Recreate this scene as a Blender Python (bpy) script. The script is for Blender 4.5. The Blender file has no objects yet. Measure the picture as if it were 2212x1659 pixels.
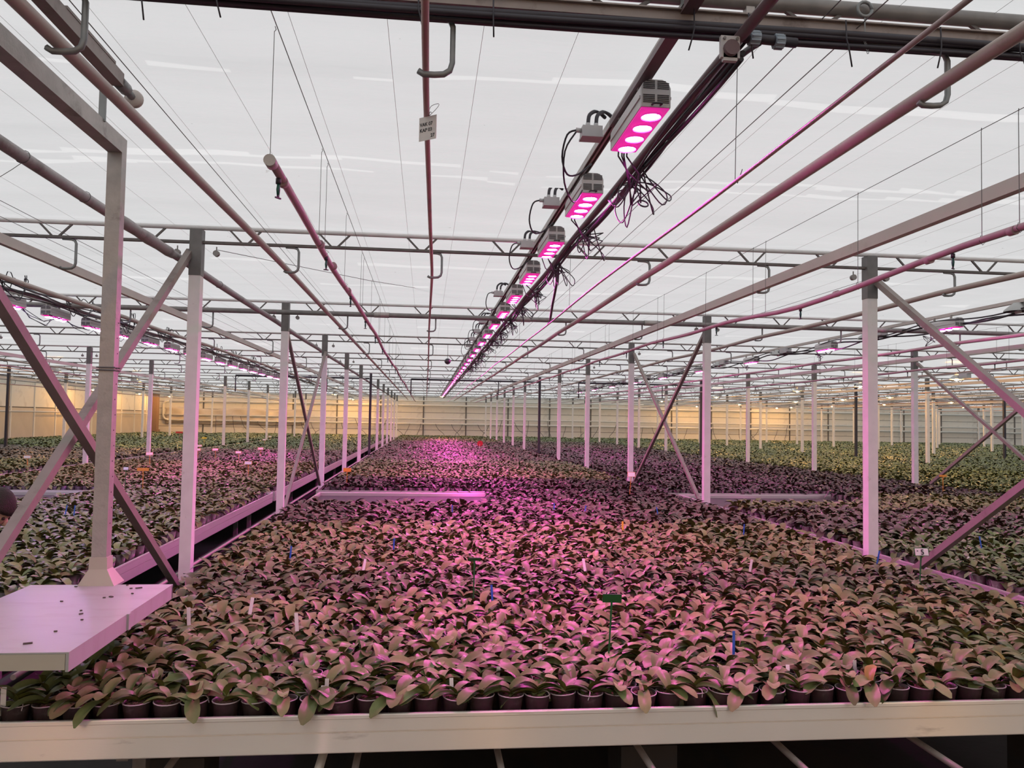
import bpy, math, random
import numpy as np
from mathutils import Vector, Matrix
random.seed(7)
rng = np.random.default_rng(11)
scene = bpy.context.scene
COL = scene.collection

# ------------------------------------------------------------------ camera
PW, PH, F = 2212.0, 1659.0, 1721.8
YAW, PITCH, ROLL = .1069, .0457, .0165
CZ = 2.25                      # camera height above the floor (m)
def _rot():
    cy, sy = math.cos(YAW), math.sin(YAW)
    a = np.array([[cy, -sy, 0], [sy, cy, 0], [0, 0, 1]])
    cp, sp = math.cos(PITCH), math.sin(PITCH)
    p = np.array([[1, 0, 0], [0, cp, sp], [0, -sp, cp]]) @ a
    m = np.array([p[0], -p[2], p[1]])
    cr, sr = math.cos(ROLL), math.sin(ROLL)
    return np.array([[cr, -sr, 0], [sr, cr, 0], [0, 0, 1]]) @ m
RM = _rot()
cam_data = bpy.data.cameras.new('camera'); cam = bpy.data.objects.new('camera', cam_data)
COL.objects.link(cam); scene.camera = cam
cam_data.sensor_width = 36.0; cam_data.lens = F / PW * 36.0
cam_data.clip_start = .05; cam_data.clip_end = 300
rx, ru, rb = RM[0], -RM[1], -RM[2]
cam.matrix_world = Matrix(((rx[0], ru[0], rb[0], 0), (rx[1], ru[1], rb[1], 0), (rx[2], ru[2], rb[2], CZ), (0, 0, 0, 1)))

def at(px, py, X=None, Y=None, Z=None):
    """photo pixel -> world point on the plane X=, Y= or Z= (Z above the floor)"""
    d = RM.T @ np.array([(px - PW / 2) / F, (py - PH / 2) / F, 1.0])
    if X is not None: k = X / d[0]
    elif Y is not None: k = Y / d[1]
    else: k = (Z - CZ) / d[2]
    return Vector((d[0] * k, d[1] * k, d[2] * k + CZ))
def pix(x, y, z):
    c = RM @ np.array([x, y, z - CZ])
    if c[2] < .05: return None
    return PW / 2 + F * c[0] / c[2], PH / 2 + F * c[1] / c[2]
def seen(x, y, z, m=60):
    p = pix(x, y, z)
    return p is not None and -m < p[0] < PW + m and -m < p[1] < PH + m

# ------------------------------------------------------------------ world / exposure
world = bpy.data.worlds.new('overcast_sky'); scene.world = world; world.use_nodes = True
wn = world.node_tree.nodes; wl = world.node_tree.links
bg = wn['Background']; bg.inputs['Strength'].default_value = 1.27
tc = wn.new('ShaderNodeTexCoord'); sx = wn.new('ShaderNodeSeparateXYZ'); wr = wn.new('ShaderNodeValToRGB')
wl.new(tc.outputs['Generated'], sx.inputs[0]); wl.new(sx.outputs['Z'], wr.inputs[0])
wr.color_ramp.elements[0].color = (.66, .67, .68, 1); wr.color_ramp.elements[1].color = (1.0, 1.0, 1.0, 1)
wl.new(wr.outputs[0], bg.inputs['Color'])
vs = scene.view_settings
vs.view_transform = 'Standard'; vs.look = 'None'; vs.gamma = 1.0; vs.exposure = 0.0; vs.use_curve_mapping = False
cy = scene.cycles
cy.max_bounces = 6; cy.diffuse_bounces = 3; cy.glossy_bounces = 3; cy.transmission_bounces = 4
cy.use_light_tree = True; cy.sample_clamp_indirect = 4.0; cy.use_denoising = True
LED_POWER = 860.0
HPS_POWER = 3000.0

# ------------------------------------------------------------------ materials
MATS = {}
def mat(name, col, rough=.5, metal=0.0, var=.12, scale=8.0, bump=0.0, bscale=60.0, spec=.5, dirt=None, dscale=3.0, dlo=.55, dhi=.7, stretch=None):
    m = bpy.data.materials.new(name); m.use_nodes = True
    nt = m.node_tree; n = nt.nodes; l = nt.links; b = n['Principled BSDF']
    b.inputs['Roughness'].default_value = rough; b.inputs['Metallic'].default_value = metal
    b.inputs['Specular IOR Level'].default_value = spec
    t = n.new('ShaderNodeTexCoord'); src = t.outputs['Object']
    if stretch:
        mp = n.new('ShaderNodeMapping'); mp.inputs['Scale'].default_value = stretch
        l.new(src, mp.inputs[0]); src = mp.outputs[0]
    nz = n.new('ShaderNodeTexNoise'); nz.inputs['Scale'].default_value = scale; nz.inputs['Detail'].default_value = 4
    l.new(src, nz.inputs['Vector'])
    mx = n.new('ShaderNodeMix'); mx.data_type = 'RGBA'
    mx.inputs[6].default_value = (*[c * (1 - var) for c in col], 1); mx.inputs[7].default_value = (*[min(1, c * (1 + var)) for c in col], 1)
    l.new(nz.outputs['Fac'], mx.inputs[0]); out = mx.outputs[2]
    if dirt:
        n2 = n.new('ShaderNodeTexNoise'); n2.inputs['Scale'].default_value = dscale; n2.inputs['Detail'].default_value = 6
        n2.inputs['Roughness'].default_value = .65; l.new(src, n2.inputs['Vector'])
        r = n.new('ShaderNodeValToRGB'); r.color_ramp.elements[0].position = dlo; r.color_ramp.elements[1].position = dhi
        l.new(n2.outputs['Fac'], r.inputs[0])
        m2 = n.new('ShaderNodeMix'); m2.data_type = 'RGBA'; m2.inputs[7].default_value = (*dirt, 1)
        l.new(r.outputs[0], m2.inputs[0]); l.new(out, m2.inputs[6]); out = m2.outputs[2]
    l.new(out, b.inputs['Base Color'])
    if bump:
        n3 = n.new('ShaderNodeTexNoise'); n3.inputs['Scale'].default_value = bscale; l.new(src, n3.inputs['Vector'])
        bp = n.new('ShaderNodeBump'); bp.inputs['Strength'].default_value = bump; bp.inputs['Distance'].default_value = .01
        l.new(n3.outputs['Fac'], bp.inputs['Height']); l.new(bp.outputs[0], b.inputs['Normal'])
    MATS[name] = m
    return m
def emis(name, col, strength):
    m = bpy.data.materials.new(name); m.use_nodes = True
    nt = m.node_tree; nt.nodes.remove(nt.nodes['Principled BSDF'])
    e = nt.nodes.new('ShaderNodeEmission'); e.inputs['Color'].default_value = (*col, 1); e.inputs['Strength'].default_value = strength
    nt.links.new(e.outputs[0], nt.nodes['Material Output'].inputs[0]); MATS[name] = m
    return m
M_white = mat('white_post_paint', (.80, .78, .77), .45, dirt=(.45, .40, .36), dscale=9, dlo=.66, dhi=.8)
M_galv = mat('galvanised_steel', (.44, .41, .39), .5, .55, .25, 14, .1, 80, dirt=(.22, .19, .17), dscale=6, dlo=.58, dhi=.75)
M_head = mat('dark_post_head_steel', (.17, .165, .16), .5, .2, .3, 12)
M_galvd = mat('dark_galvanised_steel', (.27, .255, .245), .55, .4, .3, 14)
M_chord = mat('weathered_truss_steel', (.15, .135, .128), .55, .3, .3, 10, dirt=(.11, .09, .08), dscale=5)
M_chord0 = mat('weathered_channel_steel', (.33, .28, .26), .5, .2, .25, 9, dirt=(.16, .12, .11), dscale=5)
M_hook = mat('hook_steel', (.27, .28, .28), .5, .4, .2, 20)
M_pipe = mat('heating_pipe_paint', (.47, .39, .35), .42, 0, .1, 5, .05, 50, dirt=(.34, .25, .20), dscale=7, dlo=.6, dhi=.75)
M_pipeg = mat('grey_pipe_wrap', (.36, .33, .33), .5, 0, .18, 6, .2, 40, dirt=(.2, .17, .16), dscale=4)
M_red = mat('reddish_pipe_paint', (.50, .30, .27), .45, 0, .15, 8, dirt=(.3, .22, .2), dscale=6)
M_pvc = mat('purple_brown_pvc', (.36, .25, .26), .4, 0, .12, 8)
M_rod = mat('thin_rod_steel', (.42, .33, .33), .35, .3, .1, 10)
M_cream = mat('cream_gutter_paint', (.60, .54, .50), .5, 0, .08, 4, dirt=(.45, .38, .34), dscale=3, dlo=.6, dhi=.8)
M_cable = mat('black_cable_rubber', (.035, .03, .04), .5, 0, .2, 12)
M_conduit = mat('brown_conduit', (.17, .11, .12), .45, 0, .2, 10)
M_wire = mat('thin_steel_wire', (.16, .15, .15), .4, .5, .1, 10)
M_swire = mat('screen_thread', (.80, .80, .80), .6, 0, .05, 10)
M_lampw = mat('lamp_housing_paint', (.62, .60, .60), .45, 0, .06, 12, dirt=(.4, .37, .36), dscale=10, dlo=.65, dhi=.8)
M_slot = mat('dark_slot', (.06, .05, .055), .6)
M_box = mat('junction_box_plastic', (.55, .54, .55), .5, 0, .08, 12)
M_pot = mat('dark_smoky_plastic_pot', (.125, .088, .096), .28, 0, .35, 30, dirt=(.24, .22, .21), dscale=22, dlo=.56, dhi=.72)
M_rim = mat('pale_pot_rim', (.52, .44, .47), .3, 0, .15, 20)
M_bark = mat('potting_bark', (.13, .065, .05), .9, 0, .6, 90, .8, 120)
M_deck = mat('dark_bench_deck', (.05, .045, .045), .7, 0, .3, 6)
M_soil = mat('dark_floor', (.045, .04, .038), .85, 0, .4, 2, .3, 20)
M_plate = mat('white_platform_plate', (.45, .45, .44), .4, .1, .06, 3, dirt=(.36, .33, .31), dscale=2.2, dlo=.5, dhi=.8, stretch=(1, 3, 1))
M_beige = mat('beige_platform_edge', (.50, .46, .38), .5, .1, .1, 5)
M_speck = mat('dry_leaf_crumb', (.09, .07, .06), .8)
M_hair = mat('dark_brown_hair', (.028, .016, .012), .6, 0, .5, 60, .6, 200)
M_skin = mat('skin', (.52, .32, .24), .5, 0, .06, 10)
M_shirt = mat('dark_blue_work_shirt', (.05, .06, .09), .8, 0, .15, 20)
M_trous = mat('grey_work_trousers', (.08, .08, .085), .85, 0, .15, 20)
M_green = mat('green_stake_plastic', (.012, .12, .03), .45, 0, .08, 10)
M_orange = mat('orange_stake_plastic', (.75, .27, .02), .45, 0, .08, 10)
M_yellow = mat('yellow_tag_plastic', (.75, .55, .05), .45, 0, .08, 10)
M_redp = mat('red_tag_plastic', (.40, .02, .02), .45, 0, .08, 10)
M_blue = mat('blue_tag_plastic', (.03, .12, .55), .45, 0, .08, 10)
M_card = mat('white_card', (.84, .82, .80), .5, 0, .04, 10)
M_ink = mat('black_ink', (.02, .02, .025), .6)
M_connb = mat('grey_blue_coupling', (.30, .36, .42), .4, 0, .08, 12)
M_gsprink = mat('green_sprinkler_plastic', (.02, .11, .08), .4)
M_dark = mat('dark_navy_paint', (.05, .045, .06), .45, .2, .2, 8)
M_brace = mat('brace_steel', (.30, .255, .235), .5, .35, .2, 8, dirt=(.2, .16, .15), dscale=4)
M_panel = mat('wall_panel', (.80, .77, .70), .55, 0, .07, 1.3, dirt=(.5, .47, .42), dscale=1.2, dlo=.55, dhi=.8)
M_wallb = mat('wall_backing', (.16, .15, .14), .7)
M_wpipe = mat('white_wall_pipe', (.74, .72, .66), .4, 0, .06, 3)
M_hpsb = mat('aluminium_reflector', (.45, .45, .44), .4, .6, .1, 8)
M_ledpanel = mat('magenta_lamp_cover', (.75, .08, .42), .35, 0, .1, 20)
b_ = M_ledpanel.node_tree.nodes['Principled BSDF']; b_.inputs['Emission Color'].default_value = (1, .03, .45, 1); b_.inputs['Emission Strength'].default_value = .55
M_lens = emis('led_lens_glow', (1.0, .065, .60), LED_POWER)
M_lensv = emis('violet_led_lens_glow', (.55, .22, 1.0), LED_POWER * .25)
M_lensd = emis('side_bay_led_lens_glow', (1.0, .065, .60), LED_POWER * .45)
M_hps = emis('sodium_lamp_glow', (1.0, .47, .10), HPS_POWER)

def aluminium(name, col=(.93, .87, .79)):
    m = mat(name, col, .355, .45, .05, 2.0, .03, 30, dirt=(.40, .34, .30), dscale=2.6, dlo=.64, dhi=.8, stretch=(.6, 6, 3))
    b = m.node_tree.nodes['Principled BSDF']; b.inputs['Anisotropic'].default_value = 1.0; b.inputs['Anisotropic Rotation'].default_value = .25
    t = m.node_tree.nodes.new('ShaderNodeTangent'); t.direction_type = 'RADIAL'; t.axis = 'Z'
    m.node_tree.links.new(t.outputs[0], b.inputs['Tangent'])
    return m
M_alu = aluminium('brushed_aluminium_rail'); M_alu_dim = aluminium('dimmed_aluminium_rail', (.56, .53, .51))  # second is the same aluminium, weaker light on side rails put into its colour

def cloth_mat(name, col, trans):
    m = bpy.data.materials.new(name); m.use_nodes = True
    nt = m.node_tree; n = nt.nodes; l = nt.links; n.remove(n['Principled BSDF'])
    d = n.new('ShaderNodeBsdfDiffuse'); t = n.new('ShaderNodeBsdfTranslucent'); mx = n.new('ShaderNodeMixShader')
    mx.inputs[0].default_value = trans
    tcn = n.new('ShaderNodeTexCoord'); mp = n.new('ShaderNodeMapping'); mp.inputs['Scale'].default_value = (.35, 2.2, 1)
    nz = n.new('ShaderNodeTexNoise'); nz.inputs['Scale'].default_value = 1.3; nz.inputs['Detail'].default_value = 5
    l.new(tcn.outputs['Object'], mp.inputs[0]); l.new(mp.outputs[0], nz.inputs['Vector'])
    ra = n.new('ShaderNodeValToRGB'); ra.color_ramp.elements[0].position = .3; ra.color_ramp.elements[1].position = .7
    ra.color_ramp.elements[0].color = (*[c * .94 for c in col], 1); ra.color_ramp.elements[1].color = (*col, 1)
    l.new(nz.outputs['Fac'], ra.inputs[0])
    # sparse grime spots
    n2 = n.new('ShaderNodeTexNoise'); n2.inputs['Scale'].default_value = 9; n2.inputs['Detail'].default_value = 3
    l.new(tcn.outputs['Object'], n2.inputs['Vector'])
    r2 = n.new('ShaderNodeValToRGB'); r2.color_ramp.elements[0].position = .755; r2.color_ramp.elements[1].position = .79
    l.new(n2.outputs['Fac'], r2.inputs[0])
    m2 = n.new('ShaderNodeMix'); m2.data_type = 'RGBA'; m2.inputs[7].default_value = (.35, .33, .30, 1)
    l.new(r2.outputs[0], m2.inputs[0]); l.new(ra.outputs[0], m2.inputs[6])
    l.new(m2.outputs[2], d.inputs['Color']); l.new(m2.outputs[2], t.inputs['Color'])
    wv = n.new('ShaderNodeTexNoise'); wv.inputs['Scale'].default_value = 6; l.new(mp.outputs[0], wv.inputs['Vector'])
    bp = n.new('ShaderNodeBump'); bp.inputs['Strength'].default_value = .5; bp.inputs['Distance'].default_value = .03
    l.new(wv.outputs['Fac'], bp.inputs['Height']); l.new(bp.outputs[0], d.inputs['Normal']); l.new(bp.outputs[0], t.inputs['Normal'])
    l.new(d.outputs[0], mx.inputs[1]); l.new(t.outputs[0], mx.inputs[2]); l.new(mx.outputs[0], n['Material Output'].inputs[0])
    return m
M_cloth = cloth_mat('white_screen_cloth', (.86, .865, .87), .70)
M_seam_light = cloth_mat('screen_cloth_seam_light', (.915, .915, .915), .77)  # same cloth, paler and more translucent: fold brightness put into the material
M_foil = mat('plastic_foil', (.60, .53, .44), .3, 0, .12, 1.5, .35, 6)

def leaf_mat(name, use_attr):
    m = bpy.data.materials.new(name); m.use_nodes = True
    nt = m.node_tree; n = nt.nodes; l = nt.links; b = n['Principled BSDF']
    b.inputs['Roughness'].default_value = .38; b.inputs['Specular IOR Level'].default_value = .3
    if use_attr:
        a = n.new('ShaderNodeAttribute'); a.attribute_name = 'tint'; src = a.outputs['Color']
    else:
        a = n.new('ShaderNodeObjectInfo'); src = a.outputs['Color']
    tcn = n.new('ShaderNodeTexCoord'); nz = n.new('ShaderNodeTexNoise'); nz.inputs['Scale'].default_value = 28
    l.new(tcn.outputs['Object'], nz.inputs['Vector'])
    mr = n.new('ShaderNodeMapRange'); mr.inputs[3].default_value = .78; mr.inputs[4].default_value = 1.22
    l.new(nz.outputs['Fac'], mr.inputs[0])
    mul = n.new('ShaderNodeMix'); mul.data_type = 'RGBA'; mul.blend_type = 'MULTIPLY'; mul.inputs[0].default_value = 1
    l.new(src, mul.inputs[6]); l.new(mr.outputs[0], mul.inputs[7])
    # the underside of the leaf has its own purplish pigment
    geo = n.new('ShaderNodeNewGeometry')
    mb = n.new('ShaderNodeMix'); mb.data_type = 'RGBA'; und = n.new('ShaderNodeMix'); und.data_type = 'RGBA'; und.blend_type = 'MULTIPLY'; und.inputs[0].default_value = 1; und.inputs[7].default_value = (.72, .68, .42, 1)
    l.new(mul.outputs[2], und.inputs[6]); l.new(und.outputs[2], mb.inputs[7])
    l.new(geo.outputs['Backfacing'], mb.inputs[0]); l.new(mul.outputs[2], mb.inputs[6])
    l.new(mb.outputs[2], b.inputs['Base Color'])
    return m
M_leaf = leaf_mat('orchid_leaf', False)
M_leafs = leaf_mat('orchid_leaf_mass', True)

# ------------------------------------------------------------------ mesh helpers
class MB:
    def __init__(s): s.v = []; s.f = []; s.mi = []; s.m = 0
    def add(s, vs, fs):
        o = len(s.v); s.v += [tuple(v) for v in vs]
        for f in fs: s.f.append([i + o for i in f]); s.mi.append(s.m)
        return s
    def box(s, c, d, rot=None):
        hx, hy, hz = d[0] / 2, d[1] / 2, d[2] / 2
        vs = [Vector((x * hx, y * hy, z * hz)) for x in (-1, 1) for y in (-1, 1) for z in (-1, 1)]
        if rot is not None: vs = [rot @ v for v in vs]
        c = Vector(c)
        return s.add([v + c for v in vs], [(0, 1, 3, 2), (4, 6, 7, 5), (0, 4, 5, 1), (2, 3, 7, 6), (0, 2, 6, 4), (1, 5, 7, 3)])
    def bar(s, a, b, w, h, up=(0, 0, 1)):
        a, b = Vector(a), Vector(b); d = (b - a); L = d.length; d.normalize()
        u = Vector(up); x = d.cross(u)
        if x.length < 1e-4: x = d.cross(Vector((1, 0, 0)))
        x.normalize(); z = x.cross(d)
        return s.box((a + b) / 2, (w, L, h), Matrix((x, d, z)).transposed())
    def tube(s, pts, r, n=8, cap=True):
        pts = [Vector(p) for p in pts]; k = len(pts)
        rr = r if isinstance(r, (list, tuple)) else [r] * k
        t0 = (pts[1] - pts[0]).normalized()
        ref = Vector((0, 0, 1)) if abs(t0.z) < .9 else Vector((1, 0, 0))
        x = t0.cross(ref).normalized(); vs = []; fs = []
        for i, p in enumerate(pts):
            t = (pts[min(i + 1, k - 1)] - pts[max(i - 1, 0)])
            t = t.normalized() if t.length > 1e-9 else t0
            x = (x - t * x.dot(t))
            x = x.normalized() if x.length > 1e-6 else t.orthogonal().normalized()
            y = t.cross(x)
            for j in range(n):
                a = 2 * math.pi * j / n
                vs.append(p + (x * math.cos(a) + y * math.sin(a)) * rr[i])
        for i in range(k - 1):
            for j in range(n):
                j2 = (j + 1) % n
                fs.append((i * n + j, i * n + j2, (i + 1) * n + j2, (i + 1) * n + j))
        if cap: fs.append(tuple(range(n - 1, -1, -1))); fs.append(tuple(range((k - 1) * n, k * n)))
        return s.add(vs, fs)
    def lathe(s, prof, n=12, c=(0, 0, 0), rot=None, cap=(False, False)):
        vs = []; fs = []; c = Vector(c)
        for r, z in prof:
            for j in range(n):
                a = 2 * math.pi * j / n; v = Vector((r * math.cos(a), r * math.sin(a), z))
                vs.append((rot @ v if rot is not None else v) + c)
        for i in range(len(prof) - 1):
            for j in range(n):
                j2 = (j + 1) % n; fs.append((i * n + j, i * n + j2, (i + 1) * n + j2, (i + 1) * n + j))
        if cap[0]: fs.append(tuple(range(n - 1, -1, -1)))
        if cap[1]: fs.append(tuple(range((len(prof) - 1) * n, len(prof) * n)))
        return s.add(vs, fs)
    def prism(s, poly, a, b):
        """poly = list of (u,v) in the XZ-like section; a,b Y range"""
        n = len(poly)
        vs = [(u, a, v) for u, v in poly] + [(u, b, v) for u, v in poly]
        fs = [tuple(range(n)), tuple(range(2 * n - 1, n - 1, -1))] + [(i, i + n, (i + 1) % n + n, (i + 1) % n) for i in range(n)]
        return s.add(vs, fs)
    def mesh(s, name, mats, smooth=False):
        me = bpy.data.meshes.new(name); me.from_pydata(s.v, [], s.f)
        for m in (mats if isinstance(mats, (list, tuple)) else [mats]): me.materials.append(m)
        if any(s.mi): me.polygons.foreach_set('material_index', s.mi)
        if smooth: me.polygons.foreach_set('use_smooth', [len(p.vertices) == 4 for p in me.polygons])
        me.update(); return me
    def build(s, name, mats, parent=None, smooth=False, label=None):
        return put(name, s.mesh(name, mats, smooth), parent, label=label)
def put(name, me, parent=None, loc=None, rot=None, scale=None, label=None):
    o = bpy.data.objects.new(name, me); COL.objects.link(o)
    if parent is not None: o.parent = parent
    if loc is not None: o.location = loc
    if rot is not None: o.rotation_euler = rot
    if scale is not None: o.scale = scale if not isinstance(scale, float) else (scale,) * 3
    if label: o['label'] = label
    return o
def tag(o, label, cat, group=None, kind=None):
    o['label'] = label; o['category'] = cat
    if group: o['group'] = group
    if kind: o['kind'] = kind
    return o
def thing(name, label, cat, loc=(0, 0, 0), rz=0.0, group=None):
    o = bpy.data.objects.new(name, None); COL.objects.link(o); o.empty_display_size = .1
    o.location = loc; o.rotation_euler = (0, 0, rz)
    return tag(o, label, cat, group)
def struct(o): o['kind'] = 'structure'; return o
def line(p, q, n): return [Vector(p).lerp(Vector(q), i / (n - 1)) for i in range(n)]
ORD = ['first', 'second', 'third', 'fourth', 'fifth', 'sixth', 'seventh', 'eighth', 'ninth', 'tenth', 'eleventh', 'twelfth', 'thirteenth']

# ------------------------------------------------------------------ layout (metres; heights are above the floor)
XP = {j: -2.08 + 6.4 * j for j in range(-3, 8)}       # post lines, bay j lies right of post line j
ROWS = [3.0] + [7.38 + 4.58 * k for k in range(12)]    # truss rows
WALL_Y = 60.4; WALL_L = -19.4; WALL_R = 54.0; BACK_Y = -9.0
ZC = CZ + 1.735                                        # screen cloth
Z_TOP = CZ + 1.69; Z_LOW = CZ + 1.555                  # truss chords
Z_PIPE = CZ + 1.355                                    # hooked heating pipes
Z_DECK = CZ - 1.36; Z_RAIL = CZ - 1.293; Z_RAILB = CZ - 1.459
POT_H = .115

# ------------------------------------------------------------------ setting
struct(MB().box(((WALL_L + WALL_R) / 2, (BACK_Y + WALL_Y) / 2, -.05), (WALL_R - WALL_L + 1, WALL_Y - BACK_Y + 1, .1)).build('floor', M_soil))
# ceiling cloth with pouch-like folds
seam_near = [4.0, 5.42, 5.62]
seams = list(seam_near)
for k in range(11): seams += [ROWS[k + 1] + 1.65 + .2 * math.sin(k), ROWS[k + 1] + 3.1]
ys = sorted(set([round(v, 3) for v in list(np.arange(BACK_Y - .3, 2.5, .5)) + list(np.arange(2.5, 8.5, .045)) + list(np.arange(8.5, 17, .12)) + list(np.arange(17, WALL_Y + .6, .6))]))
xs = list(np.arange(WALL_L - .4, -9, .8)) + list(np.arange(-9, 12, .2)) + list(np.arange(12, WALL_R + .9, .8))
def cloth_z(x, y):
    z = ZC + .006 * math.sin(y * 5.1 + .8 * math.sin(x * .9)) + .005 * math.sin(x * 7.6)
    z += .004 * math.sin(y * 17 + 2.3 * math.sin(x * 1.7))
    for s in seam_near + seams[3:7]:
        yy = y - s - .05 * math.sin(x * 1.15 + s) - .02 * math.sin(x * 3.1 + 2 * s)
        a = .032 * (.55 + .45 * math.sin(x * 1.9 + s * 2.3))
        z -= a * math.exp(-(yy / .075) ** 2)
    return z
cv = [(x, y, cloth_z(x, y)) for y in ys for x in xs]; nx = len(xs)
cf = [(j * nx + i, (j + 1) * nx + i, (j + 1) * nx + i + 1, j * nx + i + 1) for j in range(len(ys) - 1) for i in range(nx - 1)]
b = MB(); b.v = cv; b.f = cf; b.mi = [0] * len(cf)
ceiling = struct(b.build('ceiling', M_cloth, smooth=True))
seam_light_y = seam_near + seams[3:9]  # folds whose bright bands are painted in by a second material
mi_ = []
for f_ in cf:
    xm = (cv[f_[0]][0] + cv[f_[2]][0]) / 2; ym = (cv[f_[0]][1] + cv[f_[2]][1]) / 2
    mi_.append(1 if -13 < xm < 17 and any(abs(ym - s - .05 * math.sin(xm * 1.15 + s) - .02 * math.sin(xm * 3.1 + 2 * s)) < .030 + .016 * math.sin(xm * .8 + 3 * s) for s in seam_light_y) else 0)
ceiling.data.materials.append(M_seam_light); ceiling.data.polygons.foreach_set('material_index', mi_)
# walls
wb = struct(MB().box(((WALL_L + WALL_R) / 2, WALL_Y + .1, ZC / 2), (WALL_R - WALL_L, .1, ZC)).build('wall_back', M_wallb))
bands = [(.85, 1.42), (1.45, 1.86), (1.89, 2.26), (2.29, 2.72), (2.75, 3.22), (3.25, 3.95)]
pw = 3.2
ncol = int(math.ceil((WALL_R - WALL_L) / pw))
pm = {}
for z0, z1 in bands:
    pm[z0] = MB().box((0, 0, 0), (pw - .06, .03, z1 - z0)).mesh('panel', M_panel)
for i in range(ncol):
    for z0, z1 in bands: put('panel', pm[z0], wb, (WALL_L + pw * (i + .5), WALL_Y + .03, (z0 + z1) / 2))
vm = MB().box((0, 0, 0), (.09, .05, ZC - .85)).mesh('wall_stud', M_wallb)
for i in range(ncol + 1): put('wall_stud', vm, wb, (WALL_L + pw * i + .02, WALL_Y + .0, (ZC + .85) / 2))
wl_ = struct(MB().box((WALL_L - .1, (BACK_Y + WALL_Y) / 2, ZC / 2), (.1, WALL_Y - BACK_Y, ZC)).build('wall_left', M_wallb))
pl = MB().box((0, 0, 0), (.03, 2.2, 1.55)).mesh('foil_panel', M_foil); pl2 = MB().box((0, 0, 0), (.03, 2.2, 1.35)).mesh('panel', M_panel)
st = MB().box((0, 0, 0), (.05, .1, ZC - .8)).mesh('wall_stud', M_panel)
for i in range(12):
    yy = WALL_Y - 1.15 - 2.29 * i
    put('foil_panel', pl, wl_, (WALL_L - .03, yy, 1.7)); put('panel', pl2, wl_, (WALL_L - .03, yy, 3.2)); put('wall_stud', st, wl_, (WALL_L, yy - 1.14, (ZC + .8) / 2))
struct(MB().box((WALL_R + .1, (BACK_Y + WALL_Y) / 2, ZC / 2), (.1, WALL_Y - BACK_Y, ZC)).build('wall_right', M_panel))
struct(MB().box(((WALL_L + WALL_R) / 2, BACK_Y - .1, ZC / 2), (WALL_R - WALL_L, .1, ZC)).build('wall_front', M_panel))
# loose foil hung on the back wall near the corner
b = MB(); nxx, nzz = 60, 8
x0, x1 = WALL_L + .6, -8.9
for j in range(nzz + 1):
    for i in range(nxx + 1):
        u = i / nxx; v = j / nzz
        b.v.append((x0 + (x1 - x0) * u, WALL_Y - .14 - .05 * math.sin(u * 40 + 5 * v) * (.3 + v) - .03 * math.sin(u * 93 - 9 * v), 1.62 + 1.15 * v + .05 * math.sin(u * 14)))
for j in range(nzz):
    for i in range(nxx): b.f.append([j * (nxx + 1) + i, j * (nxx + 1) + i + 1, (j + 1) * (nxx + 1) + i + 1, (j + 1) * (nxx + 1) + i]); b.mi.append(0)
o = b.build('plastic_sheet', M_foil, smooth=True); md = o.modifiers.new('thickness', 'SOLIDIFY'); md.thickness = .004
tag(o, 'loose creased plastic sheet hung on the back wall beside the corner', 'plastic sheet')
# pipes along the back wall
for z, r, lab in ((CZ + .02, .05, 'upper thin white pipe of the low pair along the back wall'), (CZ - .36, .075, 'thick white heating pipe lowest on the back wall'),
                  (CZ + 1.02, .075, 'thick white heating pipe high on the back wall'), (CZ + 1.35, .05, 'thin white pipe nearest the cloth along the back wall')):
    xa = WALL_L + (.9 if r > .06 else .5)
    tag(MB().tube([(xa, WALL_Y - .3, z), (WALL_R - .5, WALL_Y - .3, z)], r, 10).build('wall_pipe', M_wpipe, smooth=True), lab, 'pipe')
tag(MB().tube([(WALL_L + .9, WALL_Y - .3, CZ - .36), (WALL_L + .62, WALL_Y - .3, CZ - .28), (WALL_L + .5, WALL_Y - .3, CZ - .1), (WALL_L + .5, WALL_Y - .3, CZ + .8), (WALL_L + .62, WALL_Y - .3, CZ + .96), (WALL_L + .9, WALL_Y - .3, CZ + 1.02)], .075, 10).build('pipe_bend', M_wpipe, smooth=True), 'white upright pipe bend in the corner joining upper and lower wall pipes', 'pipe')
tag(MB().box((WALL_L + .25, WALL_Y - 1.2, (ZC) / 2), (.35, .5, ZC)).box((WALL_L + .25, WALL_Y - 1.2, .6), (.5, .65, 1.2)).build('corner_column', mat('brown_column', (.27, .17, .11), .7)), 'brown column standing in the corner of the left and back walls', 'column')
tag(MB().tube([(WALL_L + .2, 36, CZ + .05), (WALL_L + .2, WALL_Y - 2, CZ + .05)], .03, 8).build('wall_pipe', M_wpipe, smooth=True), 'thin pale pipe running along the foil-covered left wall', 'pipe')
# black hoses rising from the far benches to the low wall pipe
rr = random.Random(3)
for i in range(46):
    x = -15 + i * .98 + rr.uniform(-.3, .3); dx = rr.uniform(-.9, .9); y = WALL_Y - .42
    pts = [(x, y, CZ - .36), (x + dx * .1, y - .05, CZ - .55), (x + dx * .35, y - .1, CZ - .8), (x + dx * .8, y - .25, CZ - 1.05), (x + dx, y - .45, CZ - 1.3)]
    if rr.random() < .4: pts = [(x - dx * .2, y, CZ - .02)] + pts
    tag(MB().tube(pts, .016, 5).build('hose', M_cable, smooth=True), 'thin black hose dangling from the white pipes of the back wall', 'hose', 'black hoses on the back wall')

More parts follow.
